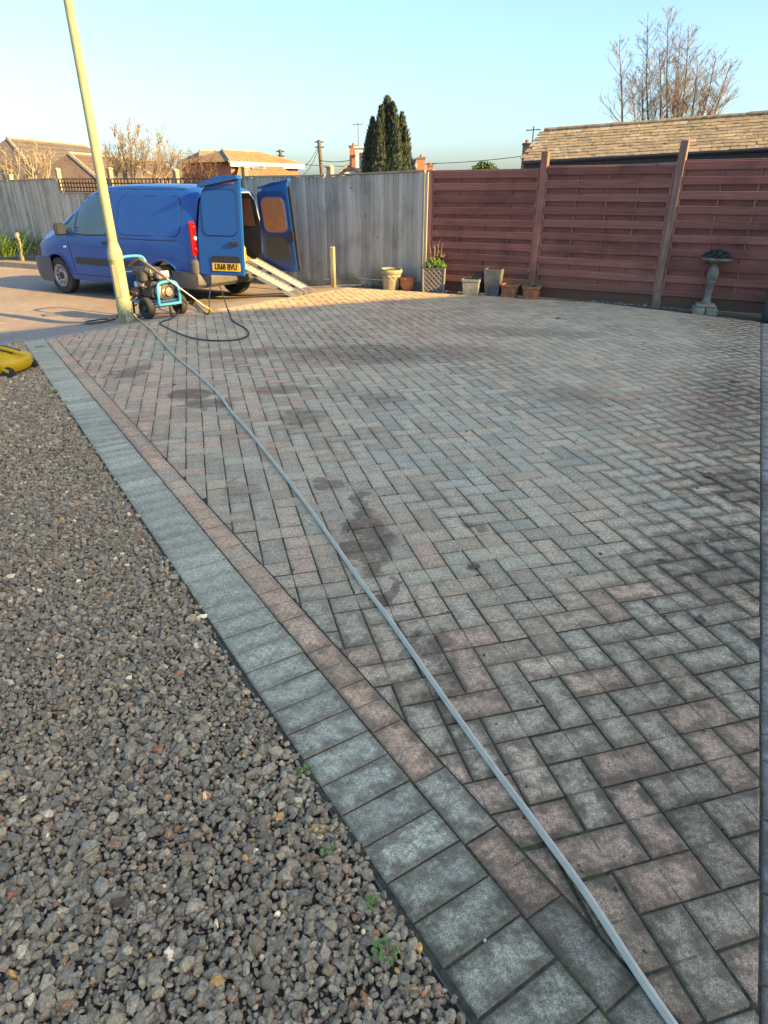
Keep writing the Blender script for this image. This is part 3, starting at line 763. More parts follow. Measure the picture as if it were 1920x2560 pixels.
for i in range(len(Pl) - 1):
    A, B2 = Pl[i], Pl[i + 1]; d = B2 - A; ln = d.length; dn = d.normalized(); a = yaw(A, B2); nf = Vector((dn.y, -dn.x, 0))
    if nf.y > 0: nf = -nf
    trel = 2 <= i <= 4
    zt0, zt1 = zat(A, 447), zat(B2, 447)
    if i >= 5: zt0 = zt1 = TOPZ
    if i == 6: zt0, zt1 = TOPZ, zat(C0, 430)
    if i <= 1: zt0, zt1 = zat(A, 452 if i == 0 else 453), zat(B2, 453 if i == 0 else 448)
    n = max(1, int(ln / .088)); stp = ln / n
    for k in range(n):
        t = (k + .5) / n; P = A + d * t; zt = zt0 + (zt1 - zt0) * t - (TRW + .05 if trel else 0.0) + rnd.uniform(-.006, .006); zb = gz(P.x, P.y) + .10
        o = board(zt - zb); o.parent = grey; o.location = gpt(P + nf * .055, zb); o.rotation_euler = (R(rnd.uniform(-.3, .3)), R(rnd.uniform(-.35, .35)), a + R(-9.0) + R(rnd.uniform(-1.5, 1.5)))
    zbm = (gz(A.x, A.y) + gz(B2.x, B2.y)) / 2
    b = MB(); b.box((0, 0, 0), (ln - .104, .026, .17), ch=.003); o = b.build('gravel_board', mat['wgrey'], grey)
    mid = A + d * .5; o.location = gpt(mid + nf * .035, zbm + .03); o.rotation_euler = (0, 0, a)
    for zz in (.35, 1.15):
        b = MB(); b.box((0, 0, 0), (ln - .11, .05, .07)); o = b.build('rail', mat['wgreypost'], grey); o.location = gpt(mid - nf * .005, zbm + zz); o.rotation_euler = (0, 0, a)
    ztm = (zt0 + zt1) / 2 - (TRW + .05 if trel else 0)
    slope = math.atan2(zt1 - zt0, ln)
    b = MB(); b.box((0, 0, 0), (ln - .104, .055, .028), ch=.003); o = b.build('capping', mat['wgreypost'], grey); o.location = gpt(mid + nf * .05, ztm + .016); o.rotation_euler = (0, -slope, a)
    if trel:
        for r_ in range(4):
            b = MB(); b.box((0, 0, 0), (ln - .11, .022, .024)); o = b.build('trellis_lath', mat['wtrel'], grey); o.location = gpt(mid + nf * .03, ztm + .05 + r_ * TRW / 3.05); o.rotation_euler = (0, -slope, a)
        m_ = int(ln / .125)
        for k in range(m_):
            t = (k + .5) / m_; P = A + d * t; z0 = zt0 + (zt1 - zt0) * t - TRW
            b = MB(); b.box((0, 0, 0), (.024, .018, TRW - .02)); o = b.build('trellis_lath', mat['wtrel'], grey); o.location = gpt(P + nf * .052, z0 + TRW / 2); o.rotation_euler = (0, 0, a)

red = empty('slatted_panel_fence', (C0.x, C0.y, 0)); tag(red, 'red brown fence of horizontal overlapping slats along the right side', 'fence')
rl = Vector((C0.x, C0.y, 0)); ra = math.atan2(fd.y, fd.x); rm = Matrix.Rotation(ra, 4, 'Z')
q1 = colx(1347, 560, C0, C1); q2 = colx(1675, 560, C0, C1); l1 = (q1 - rl).length; l2 = (q2 - rl).length; sp_ = 1.93
posts = [0.03, l1, l2, l2 + sp_, l2 + 2 * sp_]
ptop = [zat(C0, 424), zat(q1, 378), zat(q2, 350), zat(q2, 350), zat(q2, 350)]
red.rotation_euler = (0, 0, ra)                  # local x along the fence, local -y towards the drive
for i, x in enumerate(posts):
    h = ptop[i] + .05; b = MB(); b.box((0, 0, 0), (.10, .10, h), ch=.006)
    o = b.build('post', mat['wbare'] if i == 2 else mat['wredpost'], red); o.location = (x, 0, h / 2 - .05); o.rotation_euler = (R((-.6, 0, .5, 0, 0)[i]), R((0, .3, .6, 0, 0)[i]), 0)
    if i == 2: tag(o, 'weathered post with most of its red stain worn off')
b = MB(); b.box((0, 0, 0), (.03, .10, ptop[0] - .02), ch=.004); o = b.build('post_edge_strip', mat['wgreypost'], grey); o.location = gpt(Vector((C0.x - .06 * fd.x, C0.y - .06 * fd.y, 0)) + fnm * .02, (ptop[0] - .02) / 2); o.rotation_euler = (0, 0, ra)
slat_cache = {}
def slat(L, h=.098, t=.012):
    k = (round(L, 2), round(h, 3))
    if k not in slat_cache:
        bb = MB(); bb.box((0, 0, 0), (k[0], t, h), ch=.0025); me = bpy.data.meshes.new('slat'); me.from_pydata(bb.v, [], bb.f); me.update(); me.materials.append(mat['wred']); slat_cache[k] = me
    o = bpy.data.objects.new('slat', slat_cache[k]); COL.objects.link(o); o.parent = red; return o
ptopz = [zat((rl + q1) / 2, 427), zat((q1 + q2) / 2, 416), zat(q2, 404), zat(q2, 402)]
for i in range(4):
    x0, x1 = posts[i] + .055, posts[i+1] - .055; L = x1 - x0; xm = (x0 + x1) / 2; zt = ptopz[i]; zb = .155
    b = MB(); b.box((0, 0, 0), (L, .03, .155), ch=.003); o = b.build('gravel_board', mat['wgravelboard'], red); o.location = (xm, .0, zb - .077)
    n = int((zt - zb) / .158); pitch = (zt - zb - .10) / (n - 1)
    for k in range(n):
        z = zb + .05 + k * pitch
        o = slat(L - .02); o.location = (xm, -.042 + rnd.uniform(-.002, .002), z); o.rotation_euler = (R(rnd.uniform(3, 6)), R(rnd.uniform(-.15, .15)), R(rnd.uniform(-.12, .12)))
        if k == n - 1: continue
        o = slat(L - .02, .105); o.location = (xm, .004, z + pitch * .5); o.rotation_euler = (R(rnd.uniform(-1.5, 1.5)), R(rnd.uniform(-.1, .1)), 0)
    for fx in (.26, .51, .76):
        b = MB(); b.box((0, 0, 0), (.026, .020, zt - zb - .02)); o = b.build('batten', mat['wred'], red); o.location = (x0 + L * fx + rnd.uniform(-.02, .02), -.018, (zt + zb) / 2)
    for s_ in (0, 1):
        b = MB(); b.box((0, 0, 0), (.03, .045, zt - zb)); o = b.build('frame_upright', mat['wredpost'], red); o.location = ((x0 + .012, x1 - .012)[s_], -.018, (zt + zb) / 2)
    b = MB(); b.box((0, 0, 0), (L, .060, .026), ch=.004); o = b.build('top_rail', mat['wredpost'], red); o.location = (xm, -.016, zt + .005)

# ------------------------------------------------------------------ lamp post
lp = gp(318, 804); lamp = empty('lamp_post', (lp.x, lp.y, lp.z)); lamp.rotation_euler = (R(-.2), R(-.9), 0)
tag(lamp, 'olive yellow painted steel street lamp post standing beside the pressure washer', 'lamp post')
b = MB(); b.lathe([(.096, -.05), (.096, .235), (.086, .25), (.086, .74), (.088, .745)], 28); b.build('base_compartment', mat['lamp'], lamp, True)
b = MB(); b.lathe([(.091, .745), (.088, .83), (.062, .93), (.058, .95)], 28, capb=False, capt=False); b.build('shoulder', mat['lamp'], lamp, True)
b = MB(); b.lathe([(.057, .94), (.050, 3.0), (.040, 5.4)], 24, capb=False); b.build('shaft', mat['lamp'], lamp, True)
b = MB(); b.box((.0, -.0855, .50), (.075, .012, .38), ch=.004); b.build('access_door', mat['lamp'], lamp)
b = MB(); b.tube(spline([(0, 0, 5.38), (-.05, .05, 5.6), (-.3, .3, 5.72), (-.6, .6, 5.74)]), .022, 10); b.build('bracket', mat['lamp'], lamp, True)
b = MB(); b.box((-.72, .72, 5.74), (.5, .2, .12), rz=R(135), ch=.04); b.build('lantern', mat['bumper'], lamp)

# ------------------------------------------------------------------ van
VS = .967; vp = Vector((-2.766, 10.589, 0)) * (1 + ROAD_DROP / EYE)
van = empty('parked_van', (vp.x, vp.y, -ROAD_DROP - .004), R(149.1), VS)
tag(van, 'small blue panel van with both rear doors open, parked beside the grey fence', 'van')
def interp(x, tab):
    if x <= tab[0][0]: return tab[0][1]
    for (a, p), (c, q) in zip(tab, tab[1:]):
        if x <= c:
            t = (x - a) / (c - a); return p + (q - p) * t
    return tab[-1][1]
ZR = [(-.70, 1.70), (-.55, 1.755), (-.2, 1.785), (.5, 1.80), (1.1, 1.795), (1.5, 1.76), (1.8, 1.68), (2.1, 1.52), (2.4, 1.34), (2.68, 1.17), (2.85, 1.11), (3.1, 1.05), (3.3, .975), (3.45, .88), (3.56, .75), (3.64, .60)]
HW = [(-.70, .835), (-.5, .855), (0, .885), (.8, .90), (2.0, .90), (2.7, .885), (3.0, .86), (3.25, .80), (3.45, .68), (3.56, .56), (3.64, .42)]
WR = [(-.70, .655), (-.4, .675), (.6, .70), (1.5, .685), (1.8, .66), (2.3, .66), (2.7, .68), (3.0, .68), (3.3, .60), (3.5, .45), (3.64, .30)]
ZS_ = [(-.70, .34), (-.4, .30), (0, .26), (2.7, .24), (3.3, .22), (3.55, .24), (3.64, .34)]
def section(x):
    zr, w, wr, zs = interp(x, ZR), interp(x, HW), interp(x, WR), interp(x, ZS_)
    zb = min(1.08, zr - .16 * min(1, (zr - zs) / .7)); zb = max(zb, zs + .12)
    P = [(0, zs), (w*.80, zs), (w*.955, zs + .03), (w*.985, zs + .10)]
    for a, fy in ((.35, .997), (.6, 1.0), (.8, .995), (1.0, .972)): P.append((w * fy, zs + .10 + (zb - zs - .10) * a))
    for a in (.2, .4, .6, .78, .9, .97, 1.0):
        lin = w*.972 + (wr - w*.972) * a
        cor = (0, 0, 0, .004, .02, .06, .13)[(.2, .4, .6, .78, .9, .97, 1.0).index(a)]
        P.append((lin - cor, zb + (zr - .012 - zb) * (a if a < .97 else (.97 + (a - .97) * .9))))
    P.append((wr * .45, zr + .004)); P.append((0, zr + .008)); return P
def side_y(x, z):
    P = section(x)
    for (y0, z0), (y1, z1) in zip(P[3:], P[4:]):
        if z0 <= z <= z1 + 1e-9: return y0 + (y1 - y0) * (z - z0) / max(1e-6, z1 - z0)
    return P[-3][0]
xs = sorted(set([q[0] for q in ZR] + [q[0] for q in HW] + [.25, .75, 1.3, 1.65, 1.95, 2.25, 2.55, 3.38, 3.5, 3.6, -.65]))
bv, bf = [], []; ring = None
for x in xs:
    P = section(x); full = [(x, y, z) for y, z in P] + [(x, -y, z) for y, z in P[-2:0:-1]]
    ring = len(full); bv += full
for i in range(len(xs) - 1):
    for j in range(ring):
        j2 = (j + 1) % ring; bf.append((i*ring+j, i*ring+j2, (i+1)*ring+j2, (i+1)*ring+j)[::-1])
bf.append(tuple(range(ring))[::-1][::-1]); bf.append(tuple((len(xs)-1)*ring + j for j in range(ring))[::-1])
me = bpy.data.meshes.new('body'); me.from_pydata(bv, [], bf); me.update()
bm_ = bmesh.new(); bm_.from_mesh(me); bmesh.ops.recalc_face_normals(bm_, faces=bm_.faces); bm_.to_mesh(me); bm_.free()
me.materials.append(mat['blue']); me.materials.append(mat['interior']); me.materials.append(mat['black'])
body = bpy.data.objects.new('body', me); COL.objects.link(body)
cut = MB()
def cutter(mb, mi):
    m2 = bpy.data.meshes.new('cut'); m2.from_pydata(mb.v, [], mb.f); m2.update()
    bb = bmesh.new(); bb.from_mesh(m2); bmesh.ops.recalc_face_normals(bb, faces=bb.faces); bb.to_mesh(m2); bb.free()
    for q in (mat['blue'], mat['interior'], mat['black']): m2.materials.append(q)
    m2.polygons.foreach_set('material_index', [mi] * len(m2.polygons)); o = bpy.data.objects.new('cut', m2); COL.objects.link(o)
    md = body.modifiers.new('b', 'BOOLEAN'); md.operation = 'DIFFERENCE'; md.object = o; md.solver = 'EXACT'; md.material_mode = 'INDEX'; return o
cuts = []
rx90 = Matrix.Rotation(R(90), 3, 'X')
for wx in (0, 2.73):
    for sy in (-1, 1):
        q = MB(); q.lathe([(.355, -.22), (.355, .24)], 28, c=(wx, sy * .82, .325), m=rx90); cuts.append(cutter(q, 2))
q = MB(); ring8 = lambda hw, z0, z1, x: [(x, -hw, z0), (x, hw, z0), (x, hw, z1 - .45), (x, hw * .86, z1 - .10), (x, hw * .70, z1), (x, -hw * .70, z1), (x, -hw * .86, z1 - .10), (x, -hw, z1 - .45)]
q.add(ring8(.74, .56, 1.665, -.9) + ring8(.74, .56, 1.665, 1.1), [tuple(range(8)), tuple(range(15, 7, -1))] + [(i, i + 8, (i + 1) % 8 + 8, (i + 1) % 8) for i in range(8)]); cuts.append(cutter(q, 1))
dg = bpy.context.evaluated_depsgraph_get(); dg.update(); me2 = bpy.data.meshes.new_from_object(body.evaluated_get(dg)); body.modifiers.clear()
if len(me2.polygons) > 50: body.data = me2
for o in cuts: bpy.data.objects.remove(o)
me2.polygons.foreach_set('use_smooth', [True] * len(me2.polygons))
me2.set_sharp_from_angle(angle=R(28))
body.parent = van
def patch(name, poly, m_, side=1, off=.004, parent=None, thick=.0, nsub=3):
    # panel that follows the body side: poly in (x, z), gets a thin rim
    pts = []
    for i in range(len(poly)):
        a, c = poly[i], poly[(i + 1) % len(poly)]
        for k in range(nsub): t = k / nsub; pts.append((a[0] + (c[0]-a[0])*t, a[1] + (c[1]-a[1])*t))
    cx = sum(p[0] for p in pts) / len(pts); cz = sum(p[1] for p in pts) / len(pts); n = len(pts)
    v = []; rings = (1.0, .66, .33)
    for r_ in rings: v += [(cx + (p[0]-cx)*r_, side * (side_y(cx + (p[0]-cx)*r_, cz + (p[1]-cz)*r_) + off), cz + (p[1]-cz)*r_) for p in pts]
    v.append((cx, side * (side_y(cx, cz) + off), cz))
    v += [(p[0], side * (side_y(*p) - .01), p[1]) for p in pts]
    f = []
    for r_ in range(2): f += [(r_*n+i, r_*n+(i+1) % n, (r_+1)*n+(i+1) % n, (r_+1)*n+i) for i in range(n)]
    f += [(2*n+i, 2*n+(i+1) % n, 3*n) for i in range(n)]; f += [(3*n+1+i, 3*n+1+(i+1) % n, (i+1) % n, i) for i in range(n)]
    q = MB(); q.add(v, f); o = q.build(name, m_, parent or van)
    bb = bmesh.new(); bb.from_mesh(o.data); bmesh.ops.recalc_face_normals(bb, faces=bb.faces); bb.to_mesh(o.data); bb.free(); return o
def rr(x0, x1, z0, z1, r, n=4, skew=0):
    out = []
    for (cx, cz, a0) in ((x1-r, z0+r, -90), (x1-r, z1-r, 0), (x0+r, z1-r, 90), (x0+r, z0+r, 180)):
        for k in range(n + 1):
            a = R(a0 + 90 * k / n); out.append((cx + r*math.cos(a) + skew * (cz + r*math.sin(a) - z0), cz + r*math.sin(a)))
    return out
mat['seam'] = M('panel_gap', (.003, .010, .03), None, 4, .6)
for sd in (1, -1):
    # blanked cargo window: a slightly raised panel with a dark outline
    patch('window_recess_outline', rr(-.43, .96, 1.045, 1.625, .13), mat['seam'], sd, .0015, nsub=2)
    patch('blanked_side_window', rr(-.42, .95, 1.055, 1.615, .125), mat['blue'], sd, .006, nsub=2)
    cabw = [(1.22, 1.08), (1.30, 1.045), (1.75, 1.03), (2.06, 1.04), (2.06, 1.42), (1.93, 1.52), (1.72, 1.615), (1.45, 1.655), (1.22, 1.66)]
    patch('cab_window_frame', [(1.18, 1.07), (1.28, 1.02), (1.75, 1.005), (2.56, 1.04), (2.56, 1.10), (2.08, 1.455), (1.95, 1.545), (1.73, 1.64), (1.45, 1.68), (1.18, 1.685)], mat['black'], sd, .003)
    patch('cab_window', cabw, mat['cabglass'], sd, .006)
    patch('quarter_light', [(2.11, 1.06), (2.46, 1.085), (2.11, 1.36)], mat['cabglass'], sd, .006)
    dw = patch('door_seam_front', [(2.22, .40), (2.235, .40), (2.30, .98), (2.285, .98)], mat['seam'], sd, .002)
    patch('door_seam_rear', [(1.06, .40), (1.075, .40), (1.075, 1.66), (1.06, 1.66)], mat['seam'], sd, .002)
    patch('rub_strip', rr(.50, 2.16, .545, .655, .04, 3), mat['black'], sd, .014, nsub=2)
    patch('door_handle', rr(1.15, 1.36, .885, .935, .02, 3), mat['black'], sd, .025, nsub=1)
    patch('side_repeater', rr(2.37, 2.44, .80, .83, .012, 3), mat['lamp_clear'], sd, .012, nsub=1)
    patch('slide_rail', [(-.35, .985), (.95, .985), (.95, .998), (-.35, .998)], mat['seam'], sd, .002)
    # wheel arch lips
    for wx in (0, 2.73):
        pts = []
        for k in range(15):
            a = R(-8 + 196 * k / 14); x, z = wx + .378 * math.cos(a), .325 + .378 * math.sin(a)
            if z < .30: continue
            pts.append((x, sd * (side_y(x, max(z, .30)) + .004), z))
        q = MB(); q.tube(pts, .016, 6); q.build('arch_lip', mat['blue'], van, True)
    # headlamp
    patch('headlamp', [(3.20, .99), (3.27, .985), (3.47, .80), (3.50, .70), (3.38, .70), (3.24, .80)], mat['lamp_clear'], sd, .010)
    # mirror
    mr = MB(); my = sd * (side_y(2.38, 1.06) + .10); mr.box((2.34, my, 1.10), (.10, .20, .20), ch=.035); mo = mr.build('door_mirror', mat['black'], van)
    q = MB(); q.box((2.288, my, 1.10), (.006, .16, .15), ch=.002); q.build('mirror_glass', mat['glass'], mo)
    q = MB(); q.box((2.37, sd * (side_y(2.38, 1.03) + .01), 1.045), (.08, .10, .05)); q.build('mirror_arm', mat['black'], mo)
# windscreen follows the roof curve
q = MB(); n = 8; m_ = 8
for i in range(n + 1):
    x = 1.80 + (2.66 - 1.80) * i / n
    for j in range(m_ + 1):
        t = -1 + 2 * j / m_; y = t * interp(x, WR) * .80; q.v.append((x + .012, y, interp(x, ZR) + .016 - .028 * abs(t) ** 3))
q.f = [(i*(m_+1)+j, i*(m_+1)+j+1, (i+1)*(m_+1)+j+1, (i+1)*(m_+1)+j) for i in range(n) for j in range(m_)]
q.build('windscreen', mat['cabglass'], van, True)
# bumpers
def sweep(name, sec, ys, m_, smooth=True):
    q = MB(); k = len(sec)
    for (y, dx) in ys: q.v += [(x + dx, y, z) for x, z in sec]
    for i in range(len(ys) - 1): q.f += [(i*k+j, i*k+(j+1) % k, (i+1)*k+(j+1) % k, (i+1)*k+j) for j in range(k)]
    q.f += [tuple(range(k))[::-1], tuple((len(ys)-1)*k + j for j in range(k))]
    o = q.build(name, m_, van, smooth, 40); bb = bmesh.new(); bb.from_mesh(o.data); bmesh.ops.recalc_face_normals(bb, faces=bb.faces); bb.to_mesh(o.data); bb.free(); return o
sec = [(-.60, .30), (-.72, .30), (-.79, .36), (-.79, .50), (-.76, .545), (-.60, .55)]
rbp = sweep('rear_bumper', sec, [(-.90, .38), (-.89, .16), (-.86, .05), (-.76, .0), (0, -.01), (.76, .0), (.86, .05), (.89, .16), (.90, .38)], mat['bumper'])
for sd in (1, -1):
    q = MB(); q.lathe([(.09, 0), (.09, .15), (.06, .19), (.0, .20)], 14, c=(-.66, sd * .80, .54)); q.build('bumper_corner', mat['bumper'], rbp, True)
sec = [(3.45, .20), (3.60, .20), (3.66, .30), (3.68, .45), (3.655, .60), (3.45, .62)]
sweep('front_bumper', sec, [(-.89, -.56), (-.86, -.34), (-.74, -.10), (-.45, .01), (0, .03), (.45, .01), (.74, -.10), (.86, -.34), (.89, -.56)], mat['bumper'])
# tail lamps
for sd in (1, -1):
    q = MB(); q.box((-.665, sd * .80, 1.02), (.10, .10, .52), ch=.03); lo = q.build('tail_lamp', mat['black'] if sd < 0 else mat['lamp_red'], van)
    for z, r_, mm in ((1.19, .036, 'lamp_red'), (1.04, .030, 'lamp_clear'), (.87, .044, 'lamp_red')):
        q = MB(); q.lathe([(r_, 0), (r_ * .9, .014), (r_ * .5, .02)], 14, c=(-.714, sd * .80, z), m=Matrix.Rotation(R(-90), 3, 'Y')); q.build('lens', mat[mm], lo, True)
for sd in (1, -1):
    patch('sill_line', [(.42, .36), (2.32, .36), (2.32, .372), (.42, .372)], mat['seam'], sd, .002)
    patch('roof_channel', [(-.45, 1.712), (1.25, 1.722), (1.25, 1.732), (-.45, 1.722)], mat['seam'], sd, .003)
patch('fuel_flap_outline', rr(.16, .36, .80, .98, .03, 2), mat['seam'], 1, .0015, nsub=1); patch('fuel_flap', rr(.165, .355, .805, .975, .028, 2), mat['blue'], 1, .004, nsub=1)
patch('swage_line', [(-.40, .74), (2.20, .86), (2.20, .872), (-.40, .752)], mat['blue'], 1, .010)
patch('swage_line', [(-.40, .74), (2.20, .86), (2.20, .872), (-.40, .752)], mat['blue'], -1, .010)
# wheels
for wx in (0, 2.73):
    for sd in (1, -1):
        wy = sd * .775
        q = MB(); q.lathe([(.19, -.088), (.265, -.094), (.303, -.075), (.313, -.04), (.313, .04), (.303, .075), (.265, .094), (.19, .088)], 32, m=rx90, capb=False, capt=False); wo = q.build('wheel', mat['tyre'], van, True); wo.location = (wx, wy, .313)
        q = MB(); q.lathe([(.192, .06), (.195, .085), (.18, .086), (.165, .05), (.11, .035), (.085, .062), (.0, .066)], 28, m=Matrix.Rotation(R(-90 * sd), 3, 'X'), capb=False); ro = q.build('rim', mat['rim'], wo, True)
        q = MB(); q.lathe([(.062, .060), (.060, .076), (0, .078)], 18, m=Matrix.Rotation(R(-90 * sd), 3, 'X'), capb=False); q.build('hub_cap', mat['black'], wo, True)
        for k in range(12):
            a = 2 * math.pi * k / 12; q = MB(); q.box((math.cos(a) * .140, sd * .047, math.sin(a) * .140), (.030, .012, .028), m=Matrix.Rotation(-a, 3, 'Y')); q.build('rim_slot', mat['black'], wo)
# rear doors
def rear_door(side, w, open_deg, name, lab):
    d = empty(name, (-.705 - (.03 if side > 0 else 0), .835 if side > 0 else -.845, 0)); d.parent = van
    # local: +x away from the hinge along the closed door, y thickness (outer face at -y*?), z up
    ang = {1: -90 - open_deg, -1: 90 + open_deg}[side]
    d.rotation_euler = (R(-4 if side > 0 else 9), 0, R(ang))
    zl = .52 if side > 0 else .45
    prof = [(.02, zl), (w, zl), (w, 1.86), (w * .62, 1.85), (w * .33, 1.80), (.16, 1.70), (.10, 1.52), (.03, 1.08)]
    t = .06
    q = MB(); q.prism(prof, -t / 2, t / 2, lambda u, v_, h: (u, h, v_))
    bb_o = q.build('panel', mat['blue'], d); bb = bmesh.new(); bb.from_mesh(bb_o.data); bmesh.ops.recalc_face_normals(bb, faces=bb.faces)
    bmesh.ops.bevel(bb, geom=[e for e in bb.edges], offset=.012, segments=2, affect='EDGES'); bb.to_mesh(bb_o.data); bb.free()
    return d
ld = rear_door(1, .82, 80, 'rear_door', ''); rdoor = rear_door(-1, .68, 98, 'rear_door', '')
tag(ld, 'rear door with number plate, slightly open'); tag(rdoor, 'rear door swung wide open showing its inside')
# left door outside is local -y when hinged on the left (closed door runs to -y of the van, outside is -x of the van)
def dplate(d, poly, y0, y1, name, m_):
    q = MB(); q.prism(poly, y0, y1, lambda u, v_, h: (u, h, v_)); o = q.build(name, m_, d); bb = bmesh.new(); bb.from_mesh(o.data); bmesh.ops.recalc_face_normals(bb, faces=bb.faces); bb.to_mesh(o.data); bb.free(); return o
OUT = -1
dplate(ld, rr(.14, .75, 1.08, 1.72, .10), OUT * .031, OUT * .036, 'window_blank_outline', mat['seam'])
dplate(ld, rr(.15, .74, 1.09, 1.71, .095), OUT * .033, OUT * .040, 'window_blank', mat['blue'])
dplate(ld, rr(.58, .76, .95, 1.0, .02, 2), OUT * .03, OUT * .055, 'handle', mat['black'])
dplate(ld, rr(.26, .77, .71, .80, .03, 2), OUT * .03, OUT * .045, 'plate_light_housing', mat['black'])
dplate(ld, rr(.36, .73, 1.785, 1.825, .015, 2), OUT * .03, OUT * .036, 'brake_light', mat['lamp_red'])
q = MB(); q.prism([(.14, 1.74), (.82, 1.85), (.82, 1.90), (.48, 1.885), (.14, 1.78)], -.10, .03, lambda u, v_, h: (u, h, v_)); q.build('spoiler', mat['blue'], ld)
plate = dplate(ld, rr(.27, .76, .585, .70, .008, 2), OUT * .031, OUT * .043, 'number_plate', mat['plate'])
def text(s, size, name, m_, parent, loc, rot):
    cu = bpy.data.curves.new(name, 'FONT'); cu.body = s; cu.size = size; cu.align_x = 'CENTER'; cu.align_y = 'CENTER'; cu.extrude = .001; cu.resolution_u = 3
    cu.offset = .0035
    t = bpy.data.objects.new(name, cu); COL.objects.link(t); dg_ = bpy.context.evaluated_depsgraph_get(); m3 = bpy.data.meshes.new_from_object(t.evaluated_get(dg_)); bpy.data.objects.remove(t)
    o = fin(name, m3, m_, parent); m3.materials.clear(); m3.materials.append(m_); o.location = loc; o.rotation_euler = rot; return o
text('LR68 BVU', .118, 'plate_letters', mat['ink'], plate, (.515, -.0445, .642), (R(90), 0, 0)).scale = (.80, 1, 1)
# right door: the inside faces the camera
INN = -1
dplate(rdoor, rr(.08, .64, .48, 1.72, .10, 3), INN * .031, INN * .034, 'inner_panel', mat['blue_shaded'])
dplate(rdoor, rr(.135, .605, 1.07, 1.64, .11, 3), INN * .035, INN * .046, 'window_frame', mat['blue'])
dplate(rdoor, rr(.155, .585, 1.09, 1.62, .10, 3), INN * .047, INN * .052, 'window_board', mat['cardboard'])
dplate(rdoor, rr(.16, .58, .66, 1.01, .07, 3), INN * .036, INN * .044, 'lower_mat', mat['grey_board'])
dplate(rdoor, [(.70, .46), (.72, .46), (.72, 1.79), (.70, 1.79)], -.02, .02, 'edge_seal', mat['black'])
dplate(rdoor, rr(.62, .69, .95, 1.12, .02, 2), INN * .03, INN * .05, 'lock', mat['black'])
q = MB(); q.prism([(.12, 1.74), (.70, 1.85), (.70, 1.895), (.12, 1.78)], -.03, .09, lambda u, v_, h: (u, h, v_)); q.build('spoiler', mat['blue'], rdoor)
# lining seen through the open door
b = MB(); b.box((1.07, 0, 1.36), (.02, 1.30, .46), ch=.004); b.build('bulkhead_board', mat['cardboard'], van)
b = MB(); b.box((.2, 0, .575), (1.75, 1.40, .02)); b.build('load_floor', mat['grey_board'], van)
b = MB(); b.box((-.12, -.672, 1.37), (1.0, .012, .44), ch=.003, m=Matrix.Rotation(R(-12), 3, 'X')); b.build('side_board', mat['cardboard'], van)
b = MB(); b.tube([(-.702, -.755, .58), (-.702, -.755, 1.20), (-.702, -.66, 1.55), (-.702, -.53, 1.672), (-.702, .53, 1.672)], .009, 6); b.build('door_seal', mat['lamp_clear'], van, True)
vm = Matrix.Translation(van.location) @ Matrix.Rotation(R(149.1), 4, 'Z') @ Matrix.Scale(VS, 4)
def vw(x, y, z): return vm @ Vector((x, y, z))

# plastic can and hand shovel in the load space
cl = vw(-.52, -.30, .59); can = empty('plastic_can', cl, R(149)); tag(can, 'yellow plastic jerry can standing at the open back of the van', 'jerry can')
b = MB(); b.sq([(.115, 0), (.125, .02), (.125, .22), (.10, .29), (.055, .315)], ch=.3); b.build('body', mat['lemon'], can, True, 50)
b = MB(); b.lathe([(.03, .31), (.03, .35), (.0, .352)], 14, c=(.04, 0, 0)); b.build('cap', mat['lemon'], can, True)
b = MB(); b.tube(spline([(-.02, 0, .31), (-.03, 0, .36), (-.09, 0, .35), (-.11, 0, .26)]), .014, 8); b.build('handle', mat['lemon'], can, True)
sl0 = vw(-.58, -.52, .585); shv = empty('hand_shovel', sl0, R(120)); tag(shv, 'brown wooden handled shovel lying by the yellow can in the van', 'shovel')
b = MB(); b.add([(-.10, -.09, .0), (.10, -.09, .0), (.11, .09, .02), (-.11, .09, .02), (-.10, -.09, .02), (.10, -.09, .02), (.08, .09, .14), (-.08, .09, .14)], [(0,3,2,1),(4,5,6,7),(0,1,5,4),(1,2,6,5),(2,3,7,6),(3,0,4,7)]); b.build('blade', mat['cardboard'], shv)
b = MB(); b.tube([(0, .06, .10), (0, .30, .30)], .014, 8); b.build('shaft', mat['wstump'], shv, True)

# ------------------------------------------------------------------ loading ramps
def ramp(foot, top, lab):
    d = (top - foot); L = d.length; f = d.normalized(); s_ = Vector((0, 0, 1)).cross(f).normalized(); u = f.cross(s_)
    r = empty('loading_ramp', foot); tag(r, lab, 'ramp', 'aluminium loading ramps')
    mtx = Matrix((f, s_, u)).transposed()
    def bar(name, c, dim, m_): q = MB(); q.box(mtx @ Vector(c), dim, m=mtx); return q.build(name, m_, r)
    wd = .255
    for sd in (-1, 1): bar('side_rail', (L / 2, sd * wd / 2, .028), (L, .016, .056), mat['alu'])
    bar('deck', (L / 2, 0, .034), (L - .004, wd - .02, .008), mat['alu'])
    n = 14
    for k in range(n): bar('rung', ((k + .5) * L / n, 0, .043), (.030, wd - .022, .010), mat['alu'])
    bar('foot_plate', (.06, 0, .046), (.13, wd - .024, .014), mat['metal'])
    for k in (.22, .62, .78):
        for sd in (-1, 1): bar('rail_slot', (L * k, sd * (wd / 2 + .0085), .03), (.085, .004, .024), mat['black'])
    return r
fa = gp(743, 741); fb = gp(774, 733)
rdir = Vector((math.cos(R(-33)), math.sin(R(-33)), 0)); ptop_n = vw(-.70, -.05, .60); ptop_f = vw(-.66, -.50, .60)
ramp(Vector((fa.x, fa.y, fa.z - .012)), ptop_n, 'nearer aluminium loading ramp leaning from the van floor to the ground')
ramp(Vector((fb.x, fb.y, fb.z - .012)), ptop_f, 'farther aluminium loading ramp beside the open right van door')

